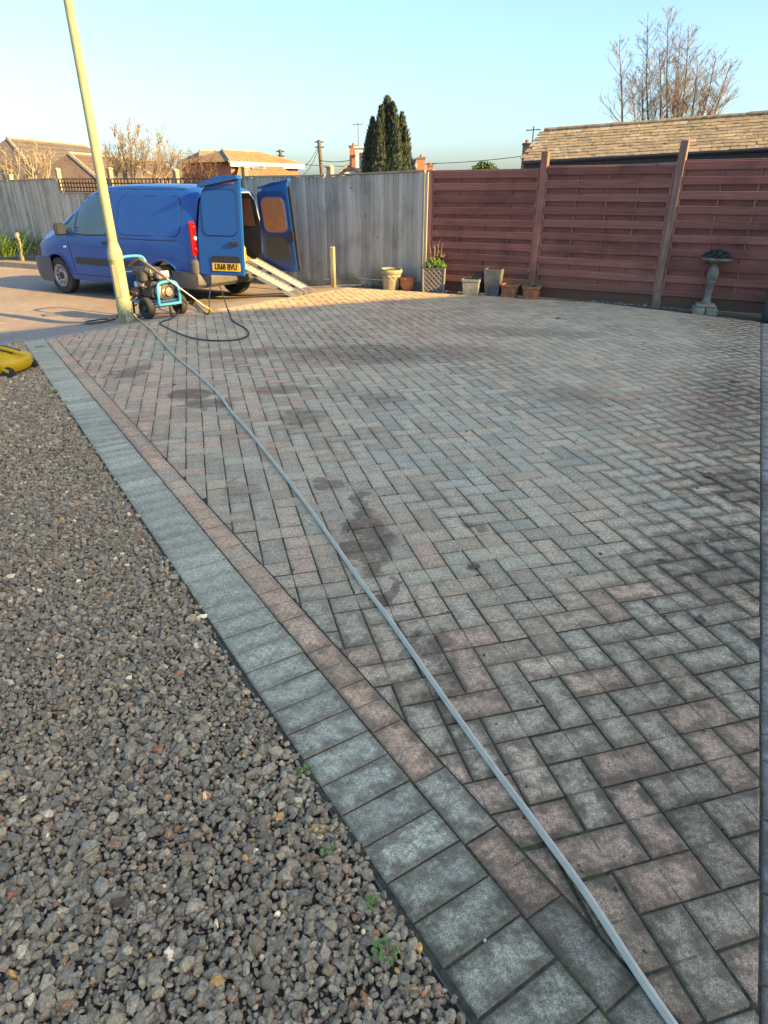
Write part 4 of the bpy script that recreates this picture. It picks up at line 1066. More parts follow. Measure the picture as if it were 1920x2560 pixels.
# ------------------------------------------------------------------ pressure washer
wp = gp(392, 787); WA = R(-38); WSC = 1.08; pw = empty('pressure_washer', (wp.x, wp.y, wp.z), WA, WSC)
tag(pw, 'petrol pressure washer with blue tube frame and two wheels beside the lamp post', 'pressure washer')
def pt(name, m_, fn, smooth=True, parent=None): q = MB(); fn(q); return q.build(name, m_, parent or pw, smooth, 40)
for sd in (-1, 1):
    q = MB(); q.lathe([(.075, -.035), (.112, -.040), (.126, -.025), (.126, .025), (.112, .040), (.075, .035)], 26, m=rx90, capb=False, capt=False); wo = q.build('wheel', mat['tyre'], pw, True); wo.location = (.17, sd * .235, .124)
    q = MB(); q.lathe([(.078, -.03), (.05, -.012), (.03, -.036), (.0, -.038)], 18, m=rx90, capb=False, capt=False); q.lathe([(.078, .03), (.05, .012), (.03, .036), (.0, .038)], 18, m=rx90, capb=False, capt=False); q.build('hub', mat['black'], wo, True)
pt('axle', mat['metal'], lambda q: q.tube([(.17, -.23, .124), (.17, .23, .124)], .012, 8))
hb = spline([(-.27, -.19, .20), (-.29, -.19, .42), (-.36, -.185, .60), (-.375, -.12, .665), (-.375, .12, .665), (-.36, .185, .60), (-.29, .19, .42), (-.27, .19, .20)], 6)
pt('handle', mat['wblue'], lambda q: q.tube(hb, .0185, 10))
for sd in (-1, 1): pt('frame_rail', mat['wblue'], lambda q: q.tube(spline([(-.28, sd * .19, .20), (-.1, sd * .19, .17), (.2, sd * .17, .17), (.30, sd * .15, .19)], 5), .0175, 8))
pt('front_hoop', mat['wblue'], lambda q: q.tube(spline([(.31, -.15, .16), (.32, -.15, .28), (.31, -.13, .385), (.30, -.06, .415), (.30, .06, .415), (.31, .13, .385), (.32, .15, .28), (.31, .15, .16)], 6), .0185, 10))
pt('front_plate', mat['wblue'], lambda q: q.box((.315, 0, .165), (.05, .32, .03), ch=.006), False)
pt('base_plate', mat['wdark'], lambda q: q.box((0, 0, .195), (.56, .34, .02), ch=.004), False)
for sd in (-1, 1): pt('stand_foot', mat['black'], lambda q: q.tube([(-.24, sd * .15, .20), (-.26, sd * .15, .0)], .014, 8))
pt('front_foot', mat['black'], lambda q: q.tube([(.30, 0, .16), (.31, .0, .01)], .014, 8))
pt('control_panel', mat['wdark'], lambda q: q.box((-.305, -.10, .40), (.02, .16, .22), m=Matrix.Rotation(R(-12), 3, 'Y'), ch=.004), False)
pt('panel_print', mat['label_white'], lambda q: q.box((-.300, -.185, .45), (.05, .004, .06)), False)
pt('engine_block', mat['engine'], lambda q: q.box((.06, 0, .32), (.26, .26, .20), ch=.025), False)
pt('crankcase', mat['metal'], lambda q: q.lathe([(.085, 0), (.095, .03), (.08, .07), (.03, .09)], 20, c=(.19, -.02, .30), m=Matrix.Rotation(R(90), 3, 'Y')))
pt('recoil_cover', mat['engine'], lambda q: q.lathe([(.115, 0), (.118, .05), (.09, .075), (.0, .08)], 22, c=(.20, .02, .30), m=Matrix.Rotation(R(90), 3, 'Y')))
pt('starter_cap', mat['metal'], lambda q: q.lathe([(.055, 0), (.05, .025), (.0, .03)], 18, c=(.28, .02, .30), m=Matrix.Rotation(R(90), 3, 'Y')))
pt('fuel_tank', mat['engine'], lambda q: q.box((-.03, -.02, .505), (.30, .28, .13), ch=.04), False)
pt('tank_cap', mat['black'], lambda q: q.lathe([(.03, 0), (.03, .025), (.0, .027)], 14, c=(-.05, -.02, .57)))
pt('air_filter', mat['engine'], lambda q: q.box((.06, -.165, .48), (.14, .09, .13), ch=.02), False)
pt('muffler', mat['metal'], lambda q: q.box((.14, .05, .48), (.12, .18, .10), ch=.02), False)
pt('warning_label', mat['label_white'], lambda q: q.box((.125, -.095, .53), (.06, .006, .045)), False)
pt('muffler_label', mat['label_white'], lambda q: q.box((.2025, .06, .50), (.005, .11, .06)), False)
pt('pump', mat['brass'], lambda q: (q.box((-.16, -.10, .28), (.16, .13, .11), ch=.015), q.tube([(-.22, -.17, .28), (-.08, -.17, .28)], .022, 8)), True)
pt('pressure_gauge', mat['label_white'], lambda q: q.lathe([(.033, 0), (.033, .02), (.0, .022)], 18, c=(-.07, -.165, .38), m=rx90))
pt('carburettor', mat['metal'], lambda q: (q.box((.0, -.15, .38), (.08, .05, .06), ch=.01), q.tube([(.0, -.17, .42), (.08, -.17, .43)], .008, 6), q.tube([(.03, -.16, .33), (.09, -.15, .36)], .010, 6)), True)
pt('hose_connector', mat['orange'], lambda q: q.tube([(-.20, -.17, .22), (-.20, -.225, .215)], .021, 10))
pt('pump_outlet', mat['metal'], lambda q: q.tube([(-.12, -.16, .22), (-.12, -.21, .19)], .014, 8))
pwm = Matrix.Translation(pw.location) @ Matrix.Rotation(WA, 4, 'Z') @ Matrix.Scale(WSC, 4)
def pww(x, y, z): return pwm @ Vector((x, y, z))

# lance leaning on the washer
tipg = gp(531, 784); tip = Vector((tipg.x, tipg.y, tipg.z + .025))
hoop = pww(.325, .02, .44); dl = (hoop - tip).normalized(); topl = tip + dl * 1.12
ln = empty('spray_lance', tip); tag(ln, 'grey spray lance with yellow tip leaning on the washer frame', 'lance')
def lpt(t): return dl * t
b = MB(); b.tube([lpt(.10), lpt(.72)], .0085, 8); b.build('tube', mat['metal'], ln, True)
b = MB(); b.tube([lpt(.0), lpt(.03), lpt(.12)], [.012, .022, .017], 10); b.build('nozzle', mat['yellow'], ln, True)
b = MB(); b.tube([lpt(.70), lpt(.74), lpt(1.10), lpt(1.12)], [.013, .021, .021, .014], 10); b.build('insulating_sleeve', mat['bumper'], ln, True)
side = Vector((0, 0, -1)) - dl * (-dl.z); side.normalize(); bk = Vector((-.75, -.2, -.35)).normalized()
b = MB(); b.tube([lpt(1.08), lpt(1.10) + bk * .06, lpt(1.07) + bk * .19], [.02, .019, .017], 8); b.build('grip', mat['terra'] if False else mat['black'], ln, True)
b = MB(); b.tube(spline([lpt(.98), lpt(1.0) + bk * .10, lpt(1.05) + bk * .16], 4), .006, 6); b.build('trigger', mat['black'], ln, True)

# ------------------------------------------------------------------ hoses
def hose(name, pts, r, m_, lab, n=10, sub=8):
    P = spline(pts, sub); b = MB(); b.tube(P, r, n); o = b.build(name, m_, None, True, 60); tag(o, lab, 'hose'); return o, P
def gpz(px, py, z): p = gp(px, py); return Vector((p.x, p.y, p.z + z))
main = [(342, 797), (357, 808), (376, 823), (393, 842), (411, 862), (440, 893), (492, 936), (544, 985), (579, 1032), (625, 1084), (694, 1170), (770, 1269), (839, 1367), (903, 1460), (958, 1532), (1006, 1600), (1122, 1768), (1238, 1930), (1353, 2086), (1469, 2248), (1585, 2428), (1672, 2556), (1745, 2660), (1850, 2800)]
HR = .0098
oc = pww(-.20, -.23, .215)
p0 = [oc, oc + Vector((-.05, -.06, .01)), Vector((oc.x - .075, oc.y - .09, .16)), gpz(338, 797, .05)] + [gpz(x, y, HR) for x, y in main]
ho, HPth = hose('garden_hose', p0, HR, mat['hose_grey'], 'long grey garden hose running down the drive towards the viewer')
# fine pale stripe along the hose
st = []; seg = HPth[24:]
for i, p in enumerate(seg):
    t = (seg[min(i+1, len(seg)-1)] - seg[max(i-1, 0)]).normalized(); sdv = t.cross(Vector((0, 0, 1))).normalized()
    st.append(p + Vector((0, 0, HR * .92)) + sdv * HR * .36)
b = MB(); b.tube(st, .0014, 4); b.build('stripe', mat['stripe'], ho, True)
po = pww(-.12, -.21, .19)
blk = [po, po + Vector((-.06, -.10, -.06)), gpz(345, 796, .02), gpz(362, 786, .02), gpz(385, 772, .09), gpz(402, 762, .16), gpz(425, 757, .20), gpz(447, 764, .16), gpz(454, 776, .09), gpz(444, 790, .03), gpz(424, 800, .01), gpz(405, 806, .01), gpz(403, 813, .01), gpz(420, 822, .01), gpz(449, 836, .01), gpz(485, 848, .01), gpz(521, 853, .01), gpz(557, 854, .01), gpz(593, 851, .01), gpz(615, 844, .01), gpz(622, 834, .01), gpz(612, 822, .01), gpz(591, 810, .01), gpz(579, 800, .01), gpz(571, 786, .05), gpz(560, 765, .16), gpz(551, 748, .24), gpz(541, 741, .27), gpz(532, 750, .24), gpz(526, 770, .14), gpz(522, 788, .02), gpz(500, 772, .01), gpz(487, 755, .012), gpz(500, 735, .012), gpz(470, 720, .012)]
hose('pressure_hose', blk, .0085, mat['hose_black'], 'thin black pressure hose looping from the washer across the paving')
hose('coiled_hose_end', [gpz(300, 797, .015), gpz(275, 803, .012), gpz(240, 810, .012), gpz(215, 811, .012), gpz(218, 806, .012), gpz(250, 803, .02), gpz(285, 798, .012), gpz(306, 792, .05), pww(-.22, -.12, .12)], .010, mat['hose_black'], 'short dark hose coil lying on tarmac left of the lamp post')

# ------------------------------------------------------------------ small plants
def blade(mb, base, d, L, w, droop=.5, seg=3, up=.8):
    d = d.normalized(); s_ = d.cross(Vector((0, 0, 1))); s_ = s_.normalized() if s_.length > .01 else Vector((1, 0, 0))
    P = []; 
    for k in range(seg + 1):
        t = k / seg; c = base + d * (L * t) + Vector((0, 0, L * (up * t - droop * t * t)))
        ww = w * (1 - t) ** .6 * (.6 + .8 * t if t < .5 else 1.0); P.append((c - s_ * ww, c + s_ * ww))
    n = len(mb.v)
    for a, c in P: mb.v += [tuple(a), tuple(c)]
    for k in range(seg): mb.f.append((n+2*k, n+2*k+1, n+2*k+3, n+2*k+2))
def leafquad(mb, c, size, nrm=None):
    n = nrm or Vector((rnd.gauss(0, 1), rnd.gauss(0, 1), rnd.gauss(0, 1) + .6)); n.normalize()
    t = n.orthogonal().normalized(); t = Matrix.Rotation(rnd.uniform(0, 6.3), 3, n) @ t; s_ = n.cross(t)
    mb.add([c - t * size, c + s_ * size * .55 + n * size * .15, c + t * size, c - s_ * size * .55 + n * size * .15], [(0, 1, 2), (0, 2, 3)])
def rv(a=1): return Vector((rnd.uniform(-a, a), rnd.uniform(-a, a), rnd.uniform(-a, a)))

# left planting bed with kerb
k0 = gp(-60, 661); k1 = gp(104, 674); kd = (k1 - k0); kd.z = 0; kd.normalize(); kn = Vector((-kd.y, kd.x, 0))
if kn.y < 0: kn = -kn
kz = -ROAD_DROP - .01
b = MB(); c = (k0 + k1) / 2; a_ = math.atan2(kd.y, kd.x); b.box((c.x + kn.x * .06 + kd.x * 1.2, c.y + kn.y * .06 + kd.y * 1.2, kz + .05), (8.0, .125, .16), rz=a_, ch=.015); tag(b.build('kerb', mat['concrete']), kind='structure')
b = MB(); bc = c + kd * 1.2; e1 = kd * 4; e2 = kn
b.add([(bc - e1 + e2 * .12) + Vector((0, 0, kz + .10)), (bc + e1 + e2 * .12) + Vector((0, 0, kz + .10)), (bc + e1 + e2 * 2.4) + Vector((0, 0, kz + .12)), (bc - e1 + e2 * 2.4) + Vector((0, 0, kz + .12))], [(0, 1, 2, 3)])
mat['mulch'] = M('bark_mulch', (.24, .13, .065), (.13, .075, .045), 22, 1, .9, .03, space='pos'); tag(b.build('planting_bed', mat['mulch']), kind='structure')
for v_ in (): pass
pp = gp(5, 652); sh = empty('strap_leaf_plant', (pp.x, pp.y + .3, kz + .11)); tag(sh, 'clump of green strap leaves in the bed at the left edge', 'plant')
b = MB()
for k in range(220):
    a_ = rnd.uniform(0, 6.3); r_ = abs(rnd.gauss(0, .34)); blade(b, Vector((math.cos(a_) * r_ * 1.5 - .15, math.sin(a_) * r_ * .7, 0)), Vector((math.cos(a_), math.sin(a_) * .8, 0)), rnd.uniform(.6, 1.0), rnd.uniform(.016, .028), rnd.uniform(.5, .95), 4, rnd.uniform(1.0, 1.5))
b.build('leaves', mat['strap'], sh)
def stump(px, py, top, w, d, name, lab, m_, rz, round_=False):
    p = gp(px, py); zt = zat(p, top); o = empty(name, (p.x, p.y, p.z)); tag(o, lab, 'post'); b = MB(); h = zt - p.z
    b.box((0, 0, h / 2 - .02), (w, d, h + .04), rz=rz, ch=.010); b.build('shaft', m_, o)
    b = MB(); b.sq([(w * .52, h), (w * .40, h + .015)], rz=rz, ch=.2); b.build('top', m_, o); return o
stump(57, 651, 583, .085, .085, 'wooden_post', 'short pale wooden post in the bed in front of the van', mat['wgreypost'], R(-20))
stump(834, 717, 619, .075, .075, 'wooden_post', 'waist high pale timber post against the grey fence near the ramps', mat['wgreypost'], R(-20))
stump(759, 711, 667, .13, .10, 'timber_stump', 'squat brown sawn timber block beside the foot of the ramps', mat['wstump'], R(-20))
b = MB()
wd_ = empty('fence_weeds', (0, 0, 0)); tag(wd_, 'low weeds and dry grass at the foot of the grey fence', 'weeds', kind='stuff')
for k in range(60):
    t = rnd.random(); px = 700 + 330 * t; p = gp(px, 699 + 22 * t + rnd.uniform(-2, 4))
    for q_ in range(4): blade(b, Vector((p.x + rnd.uniform(-.05, .05), p.y + rnd.uniform(-.03, .03), p.z - .02)), Vector((rnd.uniform(-1, 1), rnd.uniform(-1, .3), 0)), rnd.uniform(.05, .15), .006, .5, 3, 1.1)
o = b.build('leaves', mat['strap'], wd_); tag(o, kind='stuff')

# ------------------------------------------------------------------ pots along the fence
def px_m(px, py): p = gp(px, py); return (gp(px + 1, py) - p).length
def pot(px, py, name, lab, cat='pot'): p = gp(px, py); o = empty(name, (p.x, p.y, -.02), R(-27)); return tag(o, lab, cat)
def soil_in(o, r, z, m_='soil', sq=False):
    b = MB()
    if sq: b.sq([(r, z - .02), (r * .98, z), (r * .5, z + .015)], ch=.05)
    else: b.lathe([(r, z - .02), (r * .98, z), (r * .4, z + .015)], 18)
    return b.build('soil', mat[m_], o, True)
o = pot(977, 723, 'stone_pot', 'round pale stone pot with rolled rim and moss, first from the left'); o.scale = (1.28,) * 3; b = MB()
b.lathe([(.095, 0), (.10, .01), (.115, .12), (.132, .20), (.126, .215), (.140, .225), (.146, .25), (.138, .275), (.122, .272), (.118, .24)], 26, capt=False); b.build('body', mat['pot_stone'], o, True, 30); soil_in(o, .119, .25, 'moss')
b = MB(); b.tube([(.132 * math.cos(t * 6.283 / 26), .132 * math.sin(t * 6.283 / 26), .19 + .012 * math.sin(t * 2.9)) for t in range(26)], .009, 6, closed=True); b.build('garland', mat['pot_stone'], o, True)
o.rotation_euler = (R(3), R(2), 0)
o = pot(1019, 725, 'terracotta_pot', 'small round terracotta pot next to the mossy stone pot'); o.scale = (1.15,) * 3; b = MB()
b.lathe([(.06, 0), (.075, .02), (.105, .09), (.112, .14), (.108, .165), (.118, .172), (.118, .195), (.106, .197), (.10, .17)], 24, capt=False); b.build('body', mat['terra'], o, True, 30); soil_in(o, .10, .17)
# lattice planter with ivy
p = gp(1086, 730); o = empty('lattice_planter', (p.x, p.y + .12, -.02), R(-9)); tag(o, 'dark square planter with diamond lattice sides and leafy plant in the corner', 'planter'); hw = .175; H_ = .40
b = MB(); b.sq([(hw * .94, 0), (hw, H_ - .03), (hw + .008, H_ - .03), (hw + .008, H_), (hw - .02, H_), (hw - .02, H_ - .06)], capt=False, ch=.04); b.build('body', mat['pot_dark'], o); soil_in(o, hw - .022, H_ - .04, sq=True)
for sd in range(4):
    rz = Matrix.Rotation(sd * math.pi / 2, 3, 'Z')
    for dg_ in (-1, 1):
        for k in range(-4, 5):
            u0 = k * .078; seg = []
            for (u, v) in ((u0 - dg_ * .17, .03), (u0 + dg_ * .17, .03 + .34)): seg.append([u, v])
            # clip to the face
            (ua, va), (ub, vb) = seg; lim = hw - .018
            def cl_(u, v, u2, v2):
                if abs(u) <= lim: return u, v
                L_ = math.copysign(lim, u); t = (L_ - u) / (u2 - u); return L_, v + (v2 - v) * t
            if (ua > lim and ub > lim) or (ua < -lim and ub < -lim): continue
            ua2, va2 = cl_(ua, va, ub, vb); ub2, vb2 = cl_(ub, vb, ua, va)
            if abs(va2 - vb2) < .03: continue
            ins = lambda u, v: rz @ Vector((u, -(hw * (.94 + .06 * v / H_) + .004), v))
            b = MB(); b.tube([ins(ua2, va2), ins(ub2, vb2)], .0055, 4); b.build('lattice_bar', mat['pot_lattice'], o)
for (sx, sy) in ((-1, -1), (1, -1), (1, 1), (-1, 1)):
    b = MB(); b.tube([(sx * hw * .95, sy * hw * .95, 0), (sx * hw * 1.0, sy * hw * 1.0, H_ - .01)], .017, 6); b.build('corner_post', mat['pot_lattice'], o)
b = MB()
for k in range(420):
    a_ = rnd.uniform(0, 6.3); r_ = rnd.random() ** .6 * .19; leafquad(b, Vector((math.cos(a_) * r_, math.sin(a_) * r_, H_ + .02 + rnd.random() * .13 * (1.2 - r_ / .2) - (.07 * rnd.random() if r_ > .16 else 0))), rnd.uniform(.014, .026))
b.build('leaves', mat['ivy'], o)
b = MB()
for (x, y, h, lx) in ((-.05, .02, .50, -.04), (-.03, .0, .44, .03), (.03, .02, .62, .02), (.05, .03, .52, .07), (.0, .04, .56, -.02)):
    P = [(x, y, H_ - .02)]
    for t in range(1, 6): P.append((x + lx * t / 5 + rnd.uniform(-.008, .008), y + rnd.uniform(-.01, .01), H_ + h * .62 * t / 5))
    b.tube(P, [.007, .006, .006, .005, .005, .003], 5)
    for t in range(2, 6): q_ = Vector(P[t]); b.tube([q_, q_ + Vector((rnd.uniform(-.05, .05), rnd.uniform(-.03, .03), rnd.uniform(.01, .06)))], [.004, .002], 4)
ts = b.build('dry_stems', mat['straw'], o); tag(ts, kind='stuff')
b = MB()
for k in range(26): leafquad(b, Vector((.14 + rnd.gauss(0, .05), rnd.gauss(0, .04), H_ + .17 + rnd.gauss(0, .05))), rnd.uniform(.02, .035))
b.build('dead_leaves', mat['leaf_dry'], o)
p = gp(1134, 726); o = empty('stone_block', (p.x, p.y, -.02), R(-29)); tag(o, 'pale flat stone block on the gravel right of the lattice planter', 'block'); b = MB(); b.box((0, 0, .035), (.19, .10, .075), ch=.012); b.build('body', mat['white_block'], o)
o = pot(1178, 736, 'stone_trough', 'square grey concrete pot with withered plant, left of the tall slate pot', 'planter'); o.rotation_euler = (0, 0, R(-16)); b = MB()
b.sq([(.108, 0), (.118, .01), (.140, .225), (.150, .23), (.150, .265), (.128, .265), (.12, .23)], capt=False, ch=.09); b.build('body', mat['pot_grey'], o, True, 30); soil_in(o, .12, .24, sq=True)
b = MB()
for k in range(70): a_ = rnd.uniform(0, 6.3); r_ = rnd.random() * .1; leafquad(b, Vector((math.cos(a_) * r_, math.sin(a_) * r_, .26 + rnd.random() * .05)), rnd.uniform(.015, .03))
b.build('withered_leaves', mat['leaf_dry'], o)
o = pot(1232, 738, 'slate_planter', 'tall tapering dark slate coloured planter by the red fence', 'planter'); o.rotation_euler = (0, 0, R(-20)); o.location.y += .02; b = MB()
b.sq([(.098, 0), (.105, .01), (.143, .40), (.143, .42), (.122, .42), (.118, .37)], capt=False, ch=.05); b.build('body', mat['pot_slate'], o, True, 30); soil_in(o, .118, .385, sq=True)
def sunpot(px, py, lab, plant):
    o = pot(px, py, 'terracotta_pot', lab); o.rotation_euler = (0, 0, R(-18)); b = MB()
    b.sq([(.108, 0), (.118, .015), (.112, .03), (.122, .16), (.137, .175), (.137, .205), (.118, .207), (.112, .17)], capt=False, ch=.22); b.build('body', mat['terra'], o, True, 30); soil_in(o, .112, .185, sq=True)
    for sd in (0, 1):                             # moulded starburst on the visible sides
        rz = Matrix.Rotation(sd * math.pi / 2, 3, 'Z'); b = MB()
        b.lathe([(.022, 0), (.018, .010), (0, .013)], 12, c=rz @ Vector((0, -.120, .095)), m=rz @ Matrix.Rotation(R(90), 3, 'X'))
        b.build('sun_boss', mat['terra'], o, True)
        for k in range(8):
            a_ = k * math.pi / 4; b = MB(); b.tube([rz @ Vector((math.cos(a_) * .026, -.121, .095 + math.sin(a_) * .026)), rz @ Vector((math.cos(a_) * .058, -.119, .095 + math.sin(a_) * .055))], [.007, .003], 5); b.build('sun_ray', mat['terra'], o)
    if plant:
        b = MB()
        for k in range(16): a_ = k * 2.4; blade(b, Vector((.03, 0, .19)), Vector((math.cos(a_), math.sin(a_), 0)), rnd.uniform(.05, .09), .012, .3, 3, 1.0)
        b.build('leaves', mat['ivy'], o)
    return o
sunpot(1273, 741, 'square terracotta pot with moulded starburst, beside the slate planter', False)
sunpot(1327, 746, 'square terracotta pot with small green rosette, last of the row', True)

# bird bath planter
p = gp(1760, 779); o = empty('bird_bath', (p.x, p.y, -.02), 0, 1.27); o.rotation_euler = (0, R(1.5), R(-20)); tag(o, 'weathered stone bird bath on a stepped base, planted with dark succulents', 'bird bath')
for (c_, d_) in (((-.062, -.03, .03), (.115, .20, .075)), ((.062, -.03, .03), (.115, .20, .075)), ((0, .10, .03), (.24, .05, .07))):
    b = MB(); b.box(c_, d_, ch=.008); b.build('base_brick', mat['pot_stone'], o)
b = MB(); b.box((0, 0, .083), (.20, .20, .03), ch=.008); b.build('base_slab', mat['pot_stone'], o)
b = MB(); b.lathe([(.052, .098), (.052, .115), (.040, .13), (.034, .19), (.036, .30), (.046, .312), (.048, .328), (.038, .34), (.050, .37), (.056, .41), (.046, .455), (.034, .48), (.034, .50)], 22); b.build('pedestal', mat['bath'], o, True, 40)
b = MB(); b.lathe([(.034, .50), (.055, .512), (.11, .53), (.142, .545), (.147, .558), (.138, .566), (.12, .556)], 28); b.build('bowl', mat['bath'], o, True, 40)
b = MB()
for k in range(520):
    a_ = rnd.uniform(0, 6.3); r_ = rnd.random() ** .55 * .145; leafquad(b, Vector((math.cos(a_) * r_, math.sin(a_) * r_, .562 + .085 * (1 - (r_ / .16) ** 2) * rnd.uniform(.6, 1.05))), rnd.uniform(.010, .019))
b.build('succulents', mat['sedum'], o)
p = gp(1919, 800); o = empty('water_butt', (p.x + .10, p.y + .03, -.02)); tag(o, 'dark green ribbed water butt at the right edge by the fence', 'water butt'); b = MB()
pr_ = [(.135, 0), (.15, .02)] + [(.15 + .012 * (i % 2), .06 + .045 * i) for i in range(8)] + [(.158, .43)]; b.lathe(pr_, 26); b.build('body', mat['butt'], o, True, 50)
b = MB(); b.lathe([(.162, .43), (.165, .45), (.10, .475), (.0, .48)], 26, capb=False); b.build('lid', mat['butt'], o, True)

# ------------------------------------------------------------------ yellow machine on the gravel (cut by the left edge)
p = G0(34, 930); o = empty('sweeper_machine', (p.x - .22, p.y + .05, -.01), R(-8)); tag(o, 'low yellow machine with dark top panels on the gravel at the left edge', 'machine')
b = MB(); N_ = 20; secs = [(.0, .33, .20), (.045, .36, .225), (.10, .36, .225), (.125, .34, .21), (.165, .26, .16), (.18, .18, .11)]
for (z, rx_, ry_) in secs:
    for k in range(N_):
        a_ = 2 * math.pi * k / N_; ca, sa = math.cos(a_), math.sin(a_); b.v.append((math.copysign(abs(ca) ** .6, ca) * rx_, math.copysign(abs(sa) ** .6, sa) * ry_, z + .035))
for i in range(len(secs) - 1):
    for k in range(N_): b.f.append((i*N_+k, i*N_+(k+1) % N_, (i+1)*N_+(k+1) % N_, (i+1)*N_+k))
b.f.append(tuple((len(secs)-1)*N_+k for k in range(N_))); b.build('body', mat['yellow'], o, True, 45)
b = MB(); b.add([(.02, -.205, .152), (.24, -.185, .155), (.20, -.13, .196), (.02, -.12, .212), (.02, -.19, .140), (.24, -.17, .140), (.20, -.11, .18), (.02, -.10, .19)], [(0,1,2,3), (0,4,5,1), (1,5,6,2), (2,6,7,3), (3,7,4,0)]); b.build('side_panel', mat['pot_slate'], o)
b = MB(); b.box((.18, 0, .215), (.22, .14, .015), ch=.005, m=Matrix.Rotation(R(10), 3, 'Y')); b.build('top_panel', mat['engine'], o)
b = MB(); b.tube(spline([(-.05, -.08, .225), (.15, -.07, .245), (.33, -.05, .205), (.39, -.03, .175)]), .016, 8); b.build('carry_handle', mat['yellow'], o, True)
for sd in (-1, 1):
    q = MB(); q.lathe([(.02, -.022), (.048, -.022), (.053, 0), (.048, .022), (.02, .022)], 18, m=rx90); w_ = q.build('wheel', mat['tyre'], o, True); w_.location = (.29, sd * .17, .045)
    b = MB(); b.box((.24, sd * .19, .085), (.16, .02, .03), m=Matrix.Rotation(R(22), 3, 'Y'), ch=.005); b.build('wheel_arm', mat['yellow'], o)
b = MB(); b.box((-.02, 0, .028), (.62, .36, .03), ch=.01); b.build('underside', mat['black'], o)

# ------------------------------------------------------------------ garage behind the red fence
ZE = 2.2; eL = G0(1316, 402, ZE); eR = G0(1920, 366, ZE); gd = Vector((math.cos(ra - R(1)), math.sin(ra - R(1)), 0)); glen = 8.6; gnb = Vector((-gd.y, gd.x, 0))
if gnb.y < 0: gnb = -gnb
GDP = 1.54; rz_ = zat(eL + gnb * GDP, 327); gar = empty('garage', (eL.x, eL.y, 0)); tag(gar, 'garage with weathered stone tile roof and black fascia behind the red fence', 'garage')
gm = Matrix((gd, gnb, Vector((0, 0, 1)))).transposed(); gar.matrix_world = Matrix.Translation((eL.x, eL.y, 0)) @ gm.to_4x4() @ Matrix.Rotation(R(-1.6), 4, 'Y')
# local frame: x along the eave, y to the back, z up
sl_len = math.hypot(GDP, rz_ - ZE); sa = math.atan2(rz_ - ZE, GDP)
b = MB(); b.box((glen / 2 + .12, GDP, 1.0), (glen - .3, 2 * GDP - .24, 2.4)); b.build('wall', mat['render_white'], gar)
b = MB()
for x in (.14, glen - .14): b.add([(x, .1, 2.15), (x, 2 * GDP - .1, 2.15), (x, GDP, rz_ - .04)], [(0, 1, 2)])
gb = b.build('gable_end', mat['fascia'], gar); tag(gb, kind='stuff')
b = MB(); b.box((glen / 2, .02, ZE - .10), (glen, .03, .17)); b.build('fascia', mat['fascia'], gar)
b = MB(); b.tube([(0, -.045, ZE - .045), (glen, -.045, ZE - .045)], .042, 8); b.build('gutter', mat['fascia'], gar, True)
b = MB()
for y0, z0, y1, z1 in ((-.02, ZE - .035, GDP, rz_ - .03), (2 * GDP + .02, ZE - .035, GDP, rz_ - .03)):
    b.add([(.02, y0, z0), (glen, y0, z0), (glen, y1, z1), (.02, y1, z1), (.02, y0, z0 - .03), (glen, y0, z0 - .03), (glen, y1, z1 - .03), (.02, y1, z1 - .03)], [(0,1,2,3), (7,6,5,4), (0,4,5,1), (1,5,6,2), (2,6,7,3), (3,7,4,0)])
roof = b.build('roof', mat['roof_brown'], gar); tag(roof, kind='stuff')
tm = {}
def tile(w, L, key):
    if key not in tm:
        q = MB(); q.box((0, 0, 0), (w, L, .022), ch=.004); m3 = bpy.data.meshes.new('tile'); m3.from_pydata(q.v, [], q.f); m3.update(); m3.materials.append(mat['garage_tile']); tm[key] = m3
    o = bpy.data.objects.new('tile', tm[key]); COL.objects.link(o); o.parent = roof; return o
rows = 10; step = (sl_len - .06) / rows; ntile = 0
for r_ in range(rows):
    x = -.02 - (.13 if r_ % 2 else 0); s0 = r_ * step
    while x < glen - .05 and ntile < 300:
        big = r_ == rows - 1; w = rnd.choice((.24, .28, .33, .38)) if not big else rnd.choice((.34, .42, .5)); L = step * 1.45
        if x + w > .02:
            o = tile(w - .006, L, (round(w, 2), big)); sm = s0 + L / 2 - .02
            o.location = (x + w / 2, math.cos(sa) * sm - math.sin(sa) * .028 - .02, ZE - .035 + math.sin(sa) * sm + math.cos(sa) * (.030 + rnd.uniform(-.004, .005)))
            o.rotation_euler = (sa - R(4.5) + R(rnd.uniform(-1, 1)), R(rnd.uniform(-1, 1)), R(rnd.uniform(-.6, .6))); ntile += 1
        x += w
x = -.03
while x < glen:
    b = MB(); L = rnd.uniform(.30, .40); b.lathe([(.075, -L / 2), (.07, L / 2)], 10, m=Matrix.Rotation(R(90), 3, 'Y')); o = b.build('ridge_tile', mat['garage_tile'], gar, True); o.location = (x + L / 2, GDP, rz_ + .0 + rnd.uniform(-.006, .006)); x += L - .015

